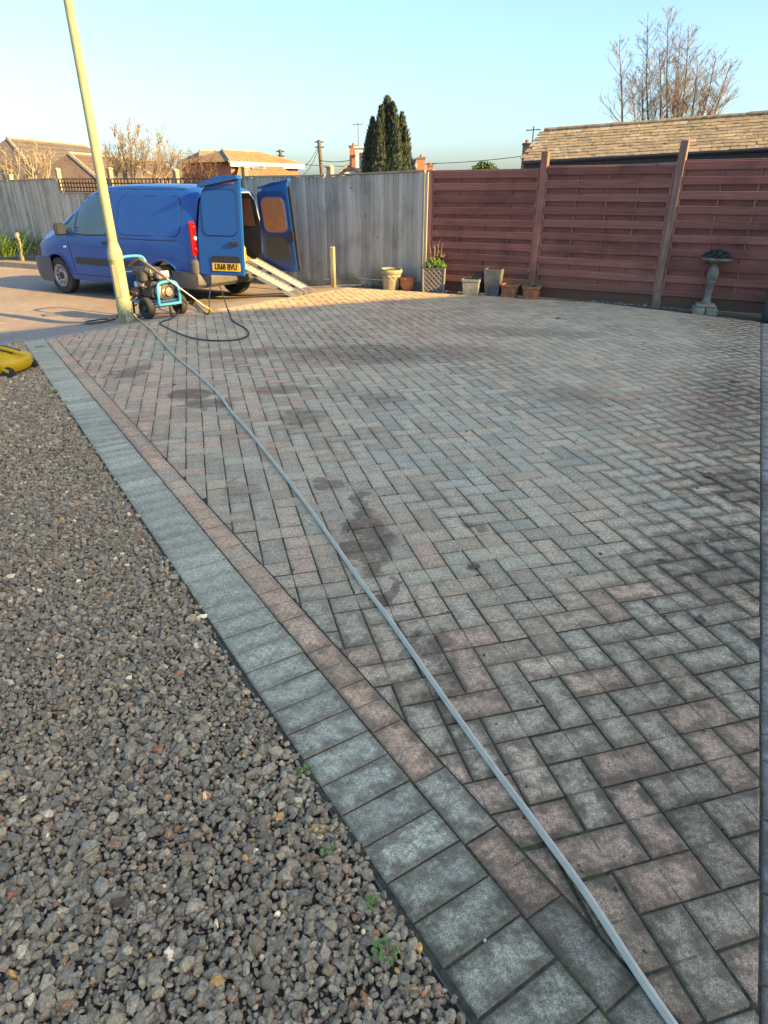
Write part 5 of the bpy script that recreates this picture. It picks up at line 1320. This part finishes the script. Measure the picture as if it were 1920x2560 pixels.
# ------------------------------------------------------------------ houses, chimneys, poles beyond the fences
def house(name, lab, rl_, rr_, depth, drop, ext, wallm, roofm, hip=True, base=-.3, over=.25):
    d = rr_ - rl_; d.z = 0; d.normalize(); n = Vector((d.y, -d.x, 0)); n = n if n.y < 0 else -n
    zr = (rl_.z + rr_.z) / 2; o = empty(name, (rl_.x, rl_.y, 0)); tag(o, lab, 'house'); org = Vector((rl_.x, rl_.y, 0))
    A = Vector((rl_.x, rl_.y, zr)); B2 = Vector((rr_.x, rr_.y, zr)); ze = zr - drop
    e = [A - d * ext + n * depth, B2 + d * ext + n * depth, B2 + d * ext - n * depth, A - d * ext - n * depth]
    for q in e: q.z = ze
    if not hip: A = A - d * ext; B2 = B2 + d * ext
    v = [p - org for p in e + [A, B2]]; b = MB(); b.add(v, [(0, 1, 5, 4), (1, 2, 5), (2, 3, 4, 5), (3, 0, 4)]); b.add([p - Vector((0, 0, .12)) for p in v[:4]], [(3, 2, 1, 0)])
    ro = b.build('roof', roofm, o)
    # tile courses: thin raised steps across the front slope
    nrow = max(4, int(math.hypot(depth, drop) / .32))
    for k in range(nrow):
        t0 = k / nrow; p0 = v[0].lerp(v[4], t0); p1 = v[1].lerp(v[5], t0); up = Vector((0, 0, 1)); nn = (v[1] - v[0]).cross(v[4] - v[0]).normalized()
        q0 = v[0].lerp(v[4], min(1, t0 + .9 / nrow)); q1 = v[1].lerp(v[5], min(1, t0 + .9 / nrow))
        b = MB(); b.add([p0 + nn * .05, p1 + nn * .05, q1 + nn * .012, q0 + nn * .012, p0, p1], [(0, 1, 2, 3), (4, 5, 1, 0)]); b.build('tile_course', roofm, ro)
    for (p, q) in ((v[4], v[5]), (v[0], v[4]), (v[1], v[5])):
        b = MB(); b.tube([p, q], .09, 6); b.build('ridge_capping', mat['lead'], ro, True)
    b = MB(); ins = over; w = [v[0] + d * ins - n * ins, v[1] - d * ins - n * ins, v[2] - d * ins + n * ins, v[3] + d * ins + n * ins]
    b.add([Vector((p.x, p.y, base)) for p in w] + [Vector((p.x, p.y, ze - .02)) for p in w], [(0,1,5,4), (1,2,6,5), (2,3,7,6), (3,0,4,7)]); b.build('wall', wallm, o)
    b = MB(); b.tube([v[0] - Vector((0, 0, .06)), v[1] - Vector((0, 0, .06))], .07, 6); b.build('gutter', mat['render_white'], o)
    return o, v, d, n, org
h1 = house('bungalow', 'brown tiled bungalow roof at the far left beyond the fence', at(18, 346, 36), at(212, 364, 42), 4.2, 2.9, 2.6, mat['brick_dark'], mat['roof_brown'])
h2 = house('bungalow', 'smaller red brown tiled roof in front of the brown bungalow', at(172, 386, 33), at(300, 392, 37), 3.4, 2.0, 1.5, mat['brick_dark'], mat['roof_red'])
h2b = house('bungalow', 'long low red brown roof behind the bare shrub', at(300, 398, 50), at(400, 404, 54), 4, 2.2, 1.5, mat['brick_dark'], mat['roof_red'])
# red brick house with catslide roof
h3 = house('brick_cottage', 'orange brick house with tan tiled hipped roof and a skylight', at(556, 374, 40), at(640, 382, 42), 2.2, .62, 1.55, mat['brick'], mat['roof_tan'])
o3, v3, d3, n3, org3 = h3
q0, q1 = at(601, 402, 39.2) - org3, at(692, 408, 41.0) - org3; q2, q3 = at(742, 446, 38.5) - org3, at(590, 447, 36.2) - org3
b = MB(); b.add([q0, q3, q2, q1], [(0, 1, 2, 3)]); b.add([q0 - Vector((0, 0, .12)), q1 - Vector((0, 0, .12)), q2 - Vector((0, 0, .12)), q3 - Vector((0, 0, .12))], [(0, 1, 2, 3)]); cs = b.build('lower_roof', mat['roof_tan'], o3); tag(cs, kind='stuff')
nn = (q3 - q0).cross(q1 - q0).normalized(); nn = nn if nn.z > 0 else -nn
for k in range(9):
    t = k / 9; a0, a1 = q3.lerp(q0, t), q2.lerp(q1, t); c0, c1 = q3.lerp(q0, t + .1), q2.lerp(q1, t + .1)
    b = MB(); b.add([a0 + nn * .06, a1 + nn * .06, c1 + nn * .012, c0 + nn * .012, a0, a1], [(0, 1, 2, 3), (4, 5, 1, 0)]); b.build('tile_course', mat['roof_tan'], cs)
def onroof(s_, t): return q3.lerp(q0, t).lerp(q2.lerp(q1, t), s_) + nn * .09
b = MB(); b.quad(onroof(.27, .48), onroof(.55, .48), onroof(.50, .86), onroof(.26, .86)); sk_ = b.build('skylight', mat['lamp_clear'], o3)
b = MB(); mm_ = nn * .02; b.quad(onroof(.295, .52) + mm_, onroof(.525, .52) + mm_, onroof(.48, .82) + mm_, onroof(.285, .82) + mm_); b.build('pane', mat['glass'], sk_)
fz = v3[0].z
b = MB(); b.box(((v3[0] + v3[1]) / 2 + Vector((0, 0, -.16))), ((v3[1] - v3[0]).length, .08, .12), rz=math.atan2(d3.y, d3.x)); b.build('fascia', mat['render_white'], o3)
wq = (v3[0].lerp(v3[1], .25)) - n3 * .20 + Vector((0, 0, -.95)); b = MB(); b.box(wq, (1.0, .12, .9), rz=math.atan2(d3.y, d3.x)); wi = b.build('window', mat['render_white'], o3)
b = MB(); b.box(wq + n3 * .07, (.82, .03, .72), rz=math.atan2(d3.y, d3.x)); b.build('pane', mat['glass'], wi)
h3b = house('garage_wing', 'low hipped tan roof at the left of the orange brick house', at(500, 378, 43), at(535, 378, 43.5), 1.8, .55, .8, mat['render_white'], mat['roof_tan'])
# house behind the conifer
h4 = house('gabled_house', 'house with dark roof and red chimneys behind the dark conifer', at(880, 412, 40), at(1045, 394, 37), 2.6, 1.9, 1.2, mat['brick_dark'], mat['roof_red'], hip=True)
o4, v4, d4, n4, org4 = h4
def chimney(parent, px0, px1, py0, Y, lab=None):
    p0, p1 = at(px0, py0, Y), at(px1, py0, Y); org = Vector((parent.location.x, parent.location.y, 0)); c = (p0 + p1) / 2 - org; w = (p1 - p0).length; zt = c.z
    b = MB(); b.box((c.x, c.y, zt - 1.4), (w, w, 2.8)); ch_ = b.build('chimney', mat['brick'], parent)
    b = MB(); b.box((c.x, c.y, zt + .03), (w * 1.18, w * 1.18, .09)); b.build('cap_course', mat['brick_dark'], ch_)
    b = MB(); b.lathe([(w * .2, 0), (w * .17, .12)], 10, c=(c.x, c.y, zt + .07)); b.build('chimney_pot', mat['terra'], ch_, True)
chimney(o4, 874, 893, 368, 38.5); chimney(o4, 1044, 1062, 397, 36); chimney(o4, 1069, 1082, 416, 36)
dq = at(905, 400, 37.5) - org4; b = MB(); b.box(dq + Vector((0, 0, -.35)), (.62, .6, 1.75)); do_ = b.build('dormer', mat['render_white'], o4)
b = MB(); b.box(dq + Vector((.05, -.31, -.1)), (.30, .03, .85)); b.build('pane', mat['glass'], do_)
b = MB(); b.box(dq + Vector((0, 0, .545)), (.82, .8, .06)); b.build('dormer_roof', mat['render_white'], do_)
g0 = at(843, 439, 34); g1 = at(879, 420, 34); g2 = at(915, 441, 34)
ga = empty('low_outbuilding', (g1.x, g1.y, 0)); tag(ga, 'low white gabled outbuilding with dark roof left of the conifer', 'building'); og = Vector((g1.x, g1.y, 0)); bk_ = Vector((.6, 3.0, 0))
b = MB(); b.add([g0 - og, g2 - og, g1 - og, Vector((g0.x, g0.y, -.3)) - og, Vector((g2.x, g2.y, -.3)) - og], [(0, 3, 4, 1, 2)]); b.build('gable_wall', mat['render_white'], ga)
for (p, q) in ((g0, g1), (g1, g2)):
    ov = (p - q).normalized() * .1 if p.z < q.z else Vector((0, 0, 0)); b = MB(); f_ = Vector((0, -.12, .05)); a0, a1 = p - og + f_, q - og + f_
    b.add([a0, a1, a1 + bk_, a0 + bk_] + [u - Vector((0, 0, .1)) for u in (a0, a1, a1 + bk_, a0 + bk_)], [(0,1,2,3), (7,6,5,4), (0,4,5,1), (1,5,6,2), (2,6,7,3), (3,7,4,0)]); b.build('roof_slope', mat['fascia'], ga)
p = at(1318, 362, 26); ck = empty('brick_chimney', (p.x, p.y, 0)); tag(ck, 'dark brick chimney stack rising left of the garage roof', 'chimney'); b = MB(); b.box((0, 0, p.z / 2 - .15), (.26, .26, p.z + .3)); b.build('stack', mat['brick_dark'], ck)
b = MB(); b.box((0, 0, p.z + .02), (.31, .31, .06)); b.build('cap_course', mat['brick_dark'], ck); b = MB(); b.lathe([(.06, 0), (.05, .1)], 10, c=(-.02, 0, p.z + .05)); b.build('chimney_pot', mat['terra'], ck, True)
def aerial(px, py0, py1, Y, lab):
    p = at(px, py1, Y); t_ = at(px, py0, Y); o = empty('tv_aerial', (p.x, p.y, 0)); tag(o, lab, 'aerial'); h0, h1 = p.z - .4, t_.z
    b = MB(); b.tube([(0, 0, h0), (0, 0, h1)], .018, 5); b.build('mast', mat['wire'], o)
    b = MB(); b.tube([(-.25, 0, h1 - .12), (.25, 0.1, h1 - .08)], .014, 4); b.build('boom', mat['wire'], o)
    for k in range(5): b = MB(); x = -.22 + .11 * k; b.tube([(x, -.12, h1 - .10), (x + .02, .12, h1 - .10)], .010, 4); b.build('element', mat['wire'], o)
aerial(896, 305, 378, 38, 'television aerial above the red chimney by the conifer'); aerial(1330, 316, 366, 26, 'television aerial on the dark chimney by the garage')
def upole(px0, py0, px1, py1, Y, lab):
    t_ = at(px0, py0, Y); q = at(px1, py1, Y); d = (t_ - q).normalized(); bs = q + d * (-(q.z + .3) / d.z); o = empty('telegraph_pole', bs); tag(o, lab, 'telegraph pole')
    b = MB(); b.tube([(0, 0, 0), t_ - bs], [.13, .10], 8); b.build('shaft', mat['pole'], o, True)
    for s_ in (.1, .35): b = MB(); cc_ = (t_ - bs) - d * s_; b.box(cc_, (.5, .06, .06)); b.build('step_bracket', mat['wire'], o)
    return t_
t1 = upole(700, 374, 706, 432, 46, 'shorter wooden telegraph pole behind the brick house'); t2 = upole(797, 350, 805, 440, 42, 'taller leaning telegraph pole between the brick house and conifer')
def wire(a, c, sag, lab):
    P = [a.lerp(c, k / 14) + Vector((0, 0, -sag * 4 * (k / 14) * (1 - k / 14))) for k in range(15)]; b = MB(); b.tube(P, .017, 4); tag(b.build('overhead_wire', mat['wire']), lab, 'wire', 'overhead wires')
dz = Vector((0, 0, -.25))
wire(t1 + dz, t2 + dz, .95, 'upper sagging wire between the two telegraph poles'); wire(t1 + dz * 1.6, t2 + dz * 1.4, 1.25, 'lower sagging wire between the two telegraph poles')
wire(t1 + dz, at(600, 412, 50), .3, 'wire from the shorter pole down to the brick house'); wire(t2 + dz * 4, at(893, 396, 39), .12, 'wire from the taller pole to the chimney house')
wire(at(640, 400, 47), at(1090, 409, 44), .25, 'long level wire crossing behind both telegraph poles'); wire(at(1066, 409, 44), at(1420, 372, 40), .15, 'wire rising right towards the garage roof')

# ------------------------------------------------------------------ trees and shrubs
def branch(mb, p, d, L, r, lev, maxlev, up, spread, n_sub, wob=.10, sides=4):
    seg = 3 if lev < maxlev else 2; P = [p]; dd = d.normalized()
    for k in range(seg):
        dd = (dd + rv(wob) + Vector((0, 0, up * .12))).normalized(); P.append(P[-1] + dd * (L / seg))
    mb.tube(P, [r * (1 - .75 * k / seg) for k in range(seg + 1)], sides if lev == 0 else 3, cap=False)
    if lev >= maxlev: return
    for k in range(n_sub[lev]):
        t = rnd.uniform(.15, 1.0); i = min(seg - 1, int(t * seg)); q = P[i].lerp(P[i + 1], t * seg - i)
        ax = dd.cross(rv()).normalized(); nd = (Matrix.Rotation(R(rnd.uniform(*spread)), 3, ax) @ dd)
        branch(mb, q, nd, L * rnd.uniform(.35, .62) * (1.15 - .6 * t), max(r * .55, .0045), lev + 1, maxlev, up, spread, n_sub, wob, sides)
# tall bare tree behind the garage: upright leaders with ascending side branches
tr = empty('bare_tree', (at(1660, 300, 24).x, 24, -.3)); tag(tr, 'tall leafless tree with upright stems rising behind the garage roof', 'tree'); to = Vector(tr.location); tk = MB(); cr = MB()
leaders = [(1548, 112, 1556, 24), (1578, 205, 1590, 23.5), (1620, 64, 1622, 24.4), (1648, 130, 1650, 23.7), (1670, 30, 1668, 24), (1700, 110, 1692, 24.5), (1722, 78, 1700, 23.6), (1745, 150, 1722, 24), (1790, 142, 1745, 24.3), (1822, 170, 1770, 23.8), (1690, 190, 1680, 23.3), (1605, 180, 1606, 24.8), (1800, 235, 1760, 23.5)]
for (px, py, pb, Y) in leaders:
    tp = at(px, py, Y) - to; bs = at(pb, 330, Y) - to; rt = Vector((bs.x * .25, 0, 0)); P = [rt, Vector((bs.x * .8, bs.y, bs.z * .7)), bs, bs.lerp(tp, .5) + rv(.06), tp]
    tk.tube(P, [.07, .05, .036, .022, .007], 6)
    hgt = (tp - bs).length; n_ = int(hgt * 17)
    for k in range(n_):
        t = (k + rnd.random()) / n_; q = bs.lerp(tp, t); a_ = rnd.uniform(0, 6.3); d = Vector((math.cos(a_), math.sin(a_), rnd.uniform(.55, 1.15)))
        branch(cr, q, d, (.30 + .85 * (1 - t) ** .8) * rnd.uniform(.6, 1.15), .0085, 1, 3, .8, (18, 42), [0, 5, 3], .12)
tk.build('trunk', mat['bark'], tr, True); tag(cr.build('crown', mat['twig_dark'], tr), kind='stuff')
cr = MB(); lo = empty('bare_shrub', (at(1690, 300, 22.5).x, 22.5, -.3)); tag(lo, 'reddish leafless shrub low in front of the tall bare tree', 'shrub'); oo = Vector(lo.location)
for (px, py) in ((1640, 272), (1660, 262), (1690, 225), (1700, 250), (1720, 262), (1750, 255), (1765, 235), (1775, 265)):
    tp = at(px, py, 22.5 + rnd.uniform(-.4, .4)) - oo; bs = Vector((tp.x * .8, tp.y, .2)); cr.tube([bs, bs.lerp(tp, .6), tp], [.02, .015, .006], 4)
    for k in range(26): branch(cr, bs.lerp(tp, rnd.uniform(.55, 1)), Vector((rnd.uniform(-1, 1), rnd.uniform(-1, 1), 1.2)), rnd.uniform(.2, .42), .012, 1, 3, .3, (20, 55), [0, 3, 2], .2)
tag(cr.build('crown', mat['twig_red'], lo), kind='stuff')
def shrub(name, lab, specs, Y, m_, fan=(20, 60), L=(.5, 1.0), r=.014, nsub=[4, 4, 3], count=9, up=.25):
    c0 = specs[0]; o = empty(name, (at(c0[0], 430, Y).x, Y, -.3)); tag(o, lab, 'shrub'); oo = Vector(o.location); st_ = MB(); cr = MB()
    for (px, py, pb) in specs:
        tp = at(px, py, Y + rnd.uniform(-.6, .6)) - oo; bs = at(pb, 470, Y + rnd.uniform(-.4, .4)) - oo; st_.tube([Vector((bs.x, bs.y, 0)), bs, bs.lerp(tp, .5) + rv(.05), tp], [.035, .028, .018, .006], 5)
        for k in range(count): t = rnd.uniform(.15, 1); branch(cr, bs.lerp(tp, t), (tp - bs).normalized() * 1.0 + Vector((rnd.uniform(-.8, .8), rnd.uniform(-.8, .8), rnd.uniform(0, .6))), rnd.uniform(*L) * (1.1 - .55 * t), r, 0, 2, up, fan, nsub, .16, 3)
    st_.build('stems', m_, o, True); tag(cr.build('crown', m_, o), kind='stuff'); return o
shrub('bare_shrub', 'broad leafless straw coloured shrub rising behind the trellis fence', [(318, 312, 330), (285, 332, 315), (262, 358, 300), (345, 330, 335), (300, 345, 320), (375, 350, 350), (398, 345, 380), (412, 362, 390), (440, 390, 400), (330, 360, 330), (360, 375, 355), (275, 395, 300), (430, 410, 410), (395, 395, 385), (310, 390, 315), (455, 412, 420)], 23, mat['twig_pale'], count=13, L=(.45, .95), r=.012)
shrub('bare_shrub', 'pale twisted leafless bush at the left edge above the fence', [(10, 372, 25), (28, 395, 30), (48, 368, 40), (5, 410, 15), (22, 420, 25)], 20, mat['twig_pale'], fan=(35, 85), L=(.3, .6), r=.017, count=6, nsub=[3, 3, 2])
shrub('bare_shrub', 'pale thick branched leafless bush left of the lamp post', [(70, 375, 80), (92, 360, 90), (115, 380, 100), (128, 395, 110), (78, 405, 85), (62, 418, 75)], 20, mat['twig_pale'], fan=(35, 85), L=(.3, .6), r=.017, count=6, nsub=[3, 3, 2])
shrub('bare_shrub', 'reddish leafless climber in front of the orange brick house', [(470, 392, 480), (488, 400, 490), (505, 398, 505), (525, 405, 520), (545, 412, 540), (468, 420, 470), (455, 425, 460), (520, 425, 520)], 30, mat['twig_red'], fan=(30, 75), L=(.4, .8), r=.016, count=9)
# conifer with three flame shaped lobes
cn = empty('conifer_tree', (at(968, 430, 26).x, 26, -.3)); tag(cn, 'dense dark green conifer standing above the grey fence', 'tree'); oc_ = Vector(cn.location)
b = MB(); b.tube([(0, 0, 0), (0, 0, 2.0), (0, 0, 3.9)], [.12, .09, .03], 8); b.build('trunk', mat['bark'], cn, True)
lobes = [(968, 243, .66, 0), (1005, 284, .46, .12), (932, 297, .48, -.05), (982, 258, .50, -.25), (954, 266, .50, -.2), (1013, 320, .38, -.2), (922, 335, .38, -.1), (990, 292, .50, -.35), (947, 300, .50, -.35)]
b = MB(); core = MB()
def lob_r(t): return (math.sin(min(1, t * 1.35 + .12) * math.pi * .62) if t < .6 else 1) * (1 - max(0, t - .30) / .70) ** .62
for (px, py, rad, dy) in lobes:
    tp = at(px, py, 26 + dy) - oc_; bz = .4; hh = tp.z - bz
    core.lathe([(max(.01, rad * .80 * lob_r(t)), bz + hh * t * .97) for t in [i / 12 for i in range(13)]], 12, c=(tp.x, tp.y, 0))
    n_ = int(2200 * rad / .4)
    for k in range(n_):
        t = rnd.random() ** .85; a_ = rnd.uniform(0, 6.3); bump = 1 + .18 * math.sin(a_ * 5 + t * 9) + .14 * math.sin(a_ * 9 - t * 21); r_ = rad * lob_r(t) * bump * rnd.uniform(.74, 1.12)
        q = Vector((tp.x + math.cos(a_) * r_, tp.y + math.sin(a_) * r_, bz + hh * t)); od = Vector((math.cos(a_), math.sin(a_), 0))
        up_ = (od * rnd.uniform(.25, .7) + Vector((0, 0, 1)) + rv(.25)).normalized(); sd = up_.cross(od + rv(.5)).normalized(); s_ = rnd.uniform(.05, .11)
        b.add([q - sd * s_ * .32, q + sd * s_ * .32, q + up_ * s_ * 1.3], [(0, 1, 2)])
core.build('inner_foliage', mat['conifer'], cn, True); tag(b.build('crown', mat['conifer'], cn), kind='stuff')
# evergreen bush tops behind the red fence
bo = empty('evergreen_bush', (at(1212, 425, 19).x, 19, -.3)); tag(bo, 'low evergreen bush showing above the first red fence panel', 'shrub'); ob = Vector(bo.location); b = MB()
for k in range(1100):
    px = rnd.gauss(1212, 17); f_ = max(0, 1 - ((px - 1212) / 46) ** 2); q = at(px, 428 - 26 * f_ * rnd.random() ** .5 + rnd.uniform(0, 30), 19 + rnd.uniform(-.35, .35)) - ob; leafquad(b, q, rnd.uniform(.025, .05))
b.build('crown', mat['evergreen'], bo)
b = MB(); b.tube([(0, 0, 0), (0, 0, 1.6)], [.05, .02], 6); b.build('trunk', mat['bark'], bo)

# ------------------------------------------------------------------ small things on the ground
def weed(px, py, s_, lab):
    p = G0(px, py, -.012); o = empty('weed', p); tag(o, lab, 'weed', 'weeds along the drive edge'); b = MB()
    for k in range(int(14 * s_)):
        a_ = rnd.uniform(0, 6.3); L = rnd.uniform(.010, .022) * s_; d = Vector((math.cos(a_), math.sin(a_), 0)); tipp = Vector((0, 0, 0)) + d * L + Vector((0, 0, rnd.uniform(.008, .03)))
        b.tube([(0, 0, 0), tipp], .0008, 3)
        for j in range(3): leafquad(b, tipp + rv(.005), rnd.uniform(.004, .0075), Vector((rnd.uniform(-.5, .5), rnd.uniform(-.5, .5), 1)))
    x_ = b.build('leaves', mat['weed'], o); tag(x_, kind='stuff')
for (px, py, s_, lab) in ((758, 1930, .8, 'small green weed between gravel and grey border blocks'), (822, 2132, .9, 'tiny weed in the soil beside the fifth nearest border block'), (936, 2266, .8, 'dark green weed against the border edge'), (966, 2392, 1.5, 'bright green weed tuft in the bare soil near the bottom'), (128, 985, 2.6, 'patch of low green weeds by the yellow machine'), (100, 870, 2.4, 'mossy green weeds at the far top of the gravel')): weed(px, py, s_, lab)
def leafthing(px, py, s_, lab):
    p = G0(px, py); o = empty('dead_leaf', (p.x, p.y, .002), rnd.uniform(0, 6)); tag(o, lab, 'leaf', 'dead leaves on the drive'); b = MB()
    n_ = 9; ring_ = [(math.cos(6.283 * k / n_) * s_ * rnd.uniform(.55, 1.1), math.sin(6.283 * k / n_) * s_ * .7 * rnd.uniform(.6, 1.1), rnd.uniform(.0, .016)) for k in range(n_)]
    b.add([(0, 0, .006)] + ring_, [(0, k + 1, (k + 1) % n_ + 1) for k in range(n_)]); x_ = b.build('blade', mat['leaf_dry'], o)
    md = x_.modifiers.new('t', 'SOLIDIFY'); md.thickness = .0012
for (px, py, s_, lab) in ((1182, 1421, .032, 'curled brown leaf in the middle of the paving'), (1656, 1402, .025, 'small brown leaf on the dirty right part of the paving'), (1752, 1552, .034, 'brown leaf lying near the right border'), (1775, 1192, .05, 'clump of brown leaf litter on the dirt by the right border'), (1838, 955, .06, 'dark leaf litter near the far right corner of the drive'), (1395, 797, .05, 'small dark leaf near the bird bath end of the drive'), (306, 2262, .026, 'orange brown crumpled leaf on the gravel'), (1000, 900, .03, 'pale leaf on the far left paving')): leafthing(px, py, s_, lab)
PEB = ['white pebble near the right of the paving, level with the brown leaf', 'elongated white pebble low on the right of the paving', 'pale pebble on a buff block right of the hose', 'white pebble by the dirty right half of the paving', 'white speck of stone just right of the hose', 'tiny white pebble beside the nearest border blocks', 'left one of the pale pebbles in the dark dirt patch', 'right one of the pale pebbles in the dark dirt patch', 'white pebble on the greenish middle right paving', 'small white pebble on a buff block in mid paving', 'white chip near the foot of the bird bath', 'small pale chip on the far middle paving']
for k, (px, py) in enumerate(((1598, 1672), (1668, 1872), (1294, 1625), (1450, 1649), (1288, 1806), (1212, 2352), (1768, 1354), (1830, 1359), (1596, 1213), (1232, 1505), (1635, 796), (1398, 920))):
    p = G0(px, py); s_ = rnd.uniform(.003, .0052) * (2.2 if py < 1000 else 1); v0, f0 = ico(); b = MB(); b.add([(x * s_ * 1.5, y * s_, z * s_ * .7) for x, y, z in v0], [tuple(int(i) for i in t) for t in f0]); o = b.build('white_pebble', mat['pebble'], None, True, 60); o.location = (p.x, p.y, s_ * .5); o.rotation_euler = (0, 0, rnd.uniform(0, 6)); tag(o, PEB[k], 'pebble', 'white pebbles on the drive')
def stem(pts, lab):
    b = MB(); b.tube(spline([G0(x, y, .008) + Vector((0, 0, .004 * (i % 2))) for i, (x, y) in enumerate(pts)], 4), .0014, 5); tag(b.build('dry_stem', mat['straw'], None, True), lab, 'twig', 'dry stems on the gravel')
stem([(0, 2372), (40, 2265), (78, 2158)], 'long brown dry stem on the gravel at the left edge'); stem([(185, 2164), (225, 2132), (262, 2104)], 'short pale straw lying slantwise on the gravel'); stem([(196, 2312), (208, 2240), (213, 2190)], 'thin upright looking straw on the gravel beside the short pale one'); stem([(330, 2452), (352, 2400), (378, 2350)], 'curved dry stem on the lower middle gravel'); stem([(510, 2460), (530, 2490), (555, 2524)], 'pale straw near the bottom of the gravel'); stem([(665, 2060), (672, 2100), (680, 2140)], 'fine dark stem on the gravel near the border')

# moss tufts in the joints and loose crumbs on the blocks
b = MB()
for (p, ang, full, poly) in cand:
    if p.y < .5 or p.y > 5.5 or abs(p.x) > .62 * p.y + .4: continue
    m_ = .5 + .5 * math.sin(p.x * 2.3 + .7) * math.sin(p.y * 1.9 + 2.0) + .12 * (p.x - .3)
    if rnd.random() > m_ * .75: continue
    i = rnd.randrange(len(poly)); a0, a1 = poly[i], poly[(i + 1) % len(poly)]; t0 = rnd.random(); nb = rnd.randint(3, 16)
    for k in range(nb):
        t = min(1, max(0, t0 + rnd.gauss(0, .18))); c = Vector((a0[0] + (a1[0]-a0[0])*t + rnd.gauss(0, .0022), a0[1] + (a1[1]-a0[1])*t + rnd.gauss(0, .0022), rnd.uniform(-.003, .001)))
        s_ = rnd.uniform(.0018, .0042)
        b.add([c + Vector((s_, 0, 0)), c + Vector((-.5*s_, .87*s_, 0)), c + Vector((-.5*s_, -.87*s_, 0)), c + Vector((0, 0, s_ * 1.1))], [(0, 1, 3), (1, 2, 3), (2, 0, 3)])
mat['joint_moss'] = M('joint_moss', (.10, .105, .035), (.065, .06, .03), 60, 1, space='pos')
tag(b.build('joint_moss', mat['joint_moss'], drive), kind='stuff')
b = MB(); v0, f0 = ico()
for k in range(420):
    y = .6 + 7.5 * rnd.random() ** 1.6; x = rnd.uniform(-.5, .56) * y + .15
    if any(n.x*x + n.y*y - d < .05 for n, d in FIELD): continue
    if rnd.random() > .35 + .65 * (x > .25 * y): continue
    s_ = rnd.uniform(.0016, .0048) * (1 + .16 * y); M_ = Matrix.Rotation(rnd.uniform(0, 6), 3, 'Z'); w1, w2, w3 = rnd.uniform(.7, 2.0), rnd.uniform(.6, 1), rnd.uniform(.3, .7)
    b.add([M_ @ Vector((q[0]*s_*w1, q[1]*s_*w2, q[2]*s_*w3)) + Vector((x, y, s_ * .3)) for q in v0], [tuple(int(i) for i in t) for t in f0])
mat['crumb'] = M('soil_crumbs', (.06, .045, .03), (.13, .095, .06), 25, 1, space='pos')
tag(b.build('soil_crumbs', mat['crumb'], drive), kind='stuff')
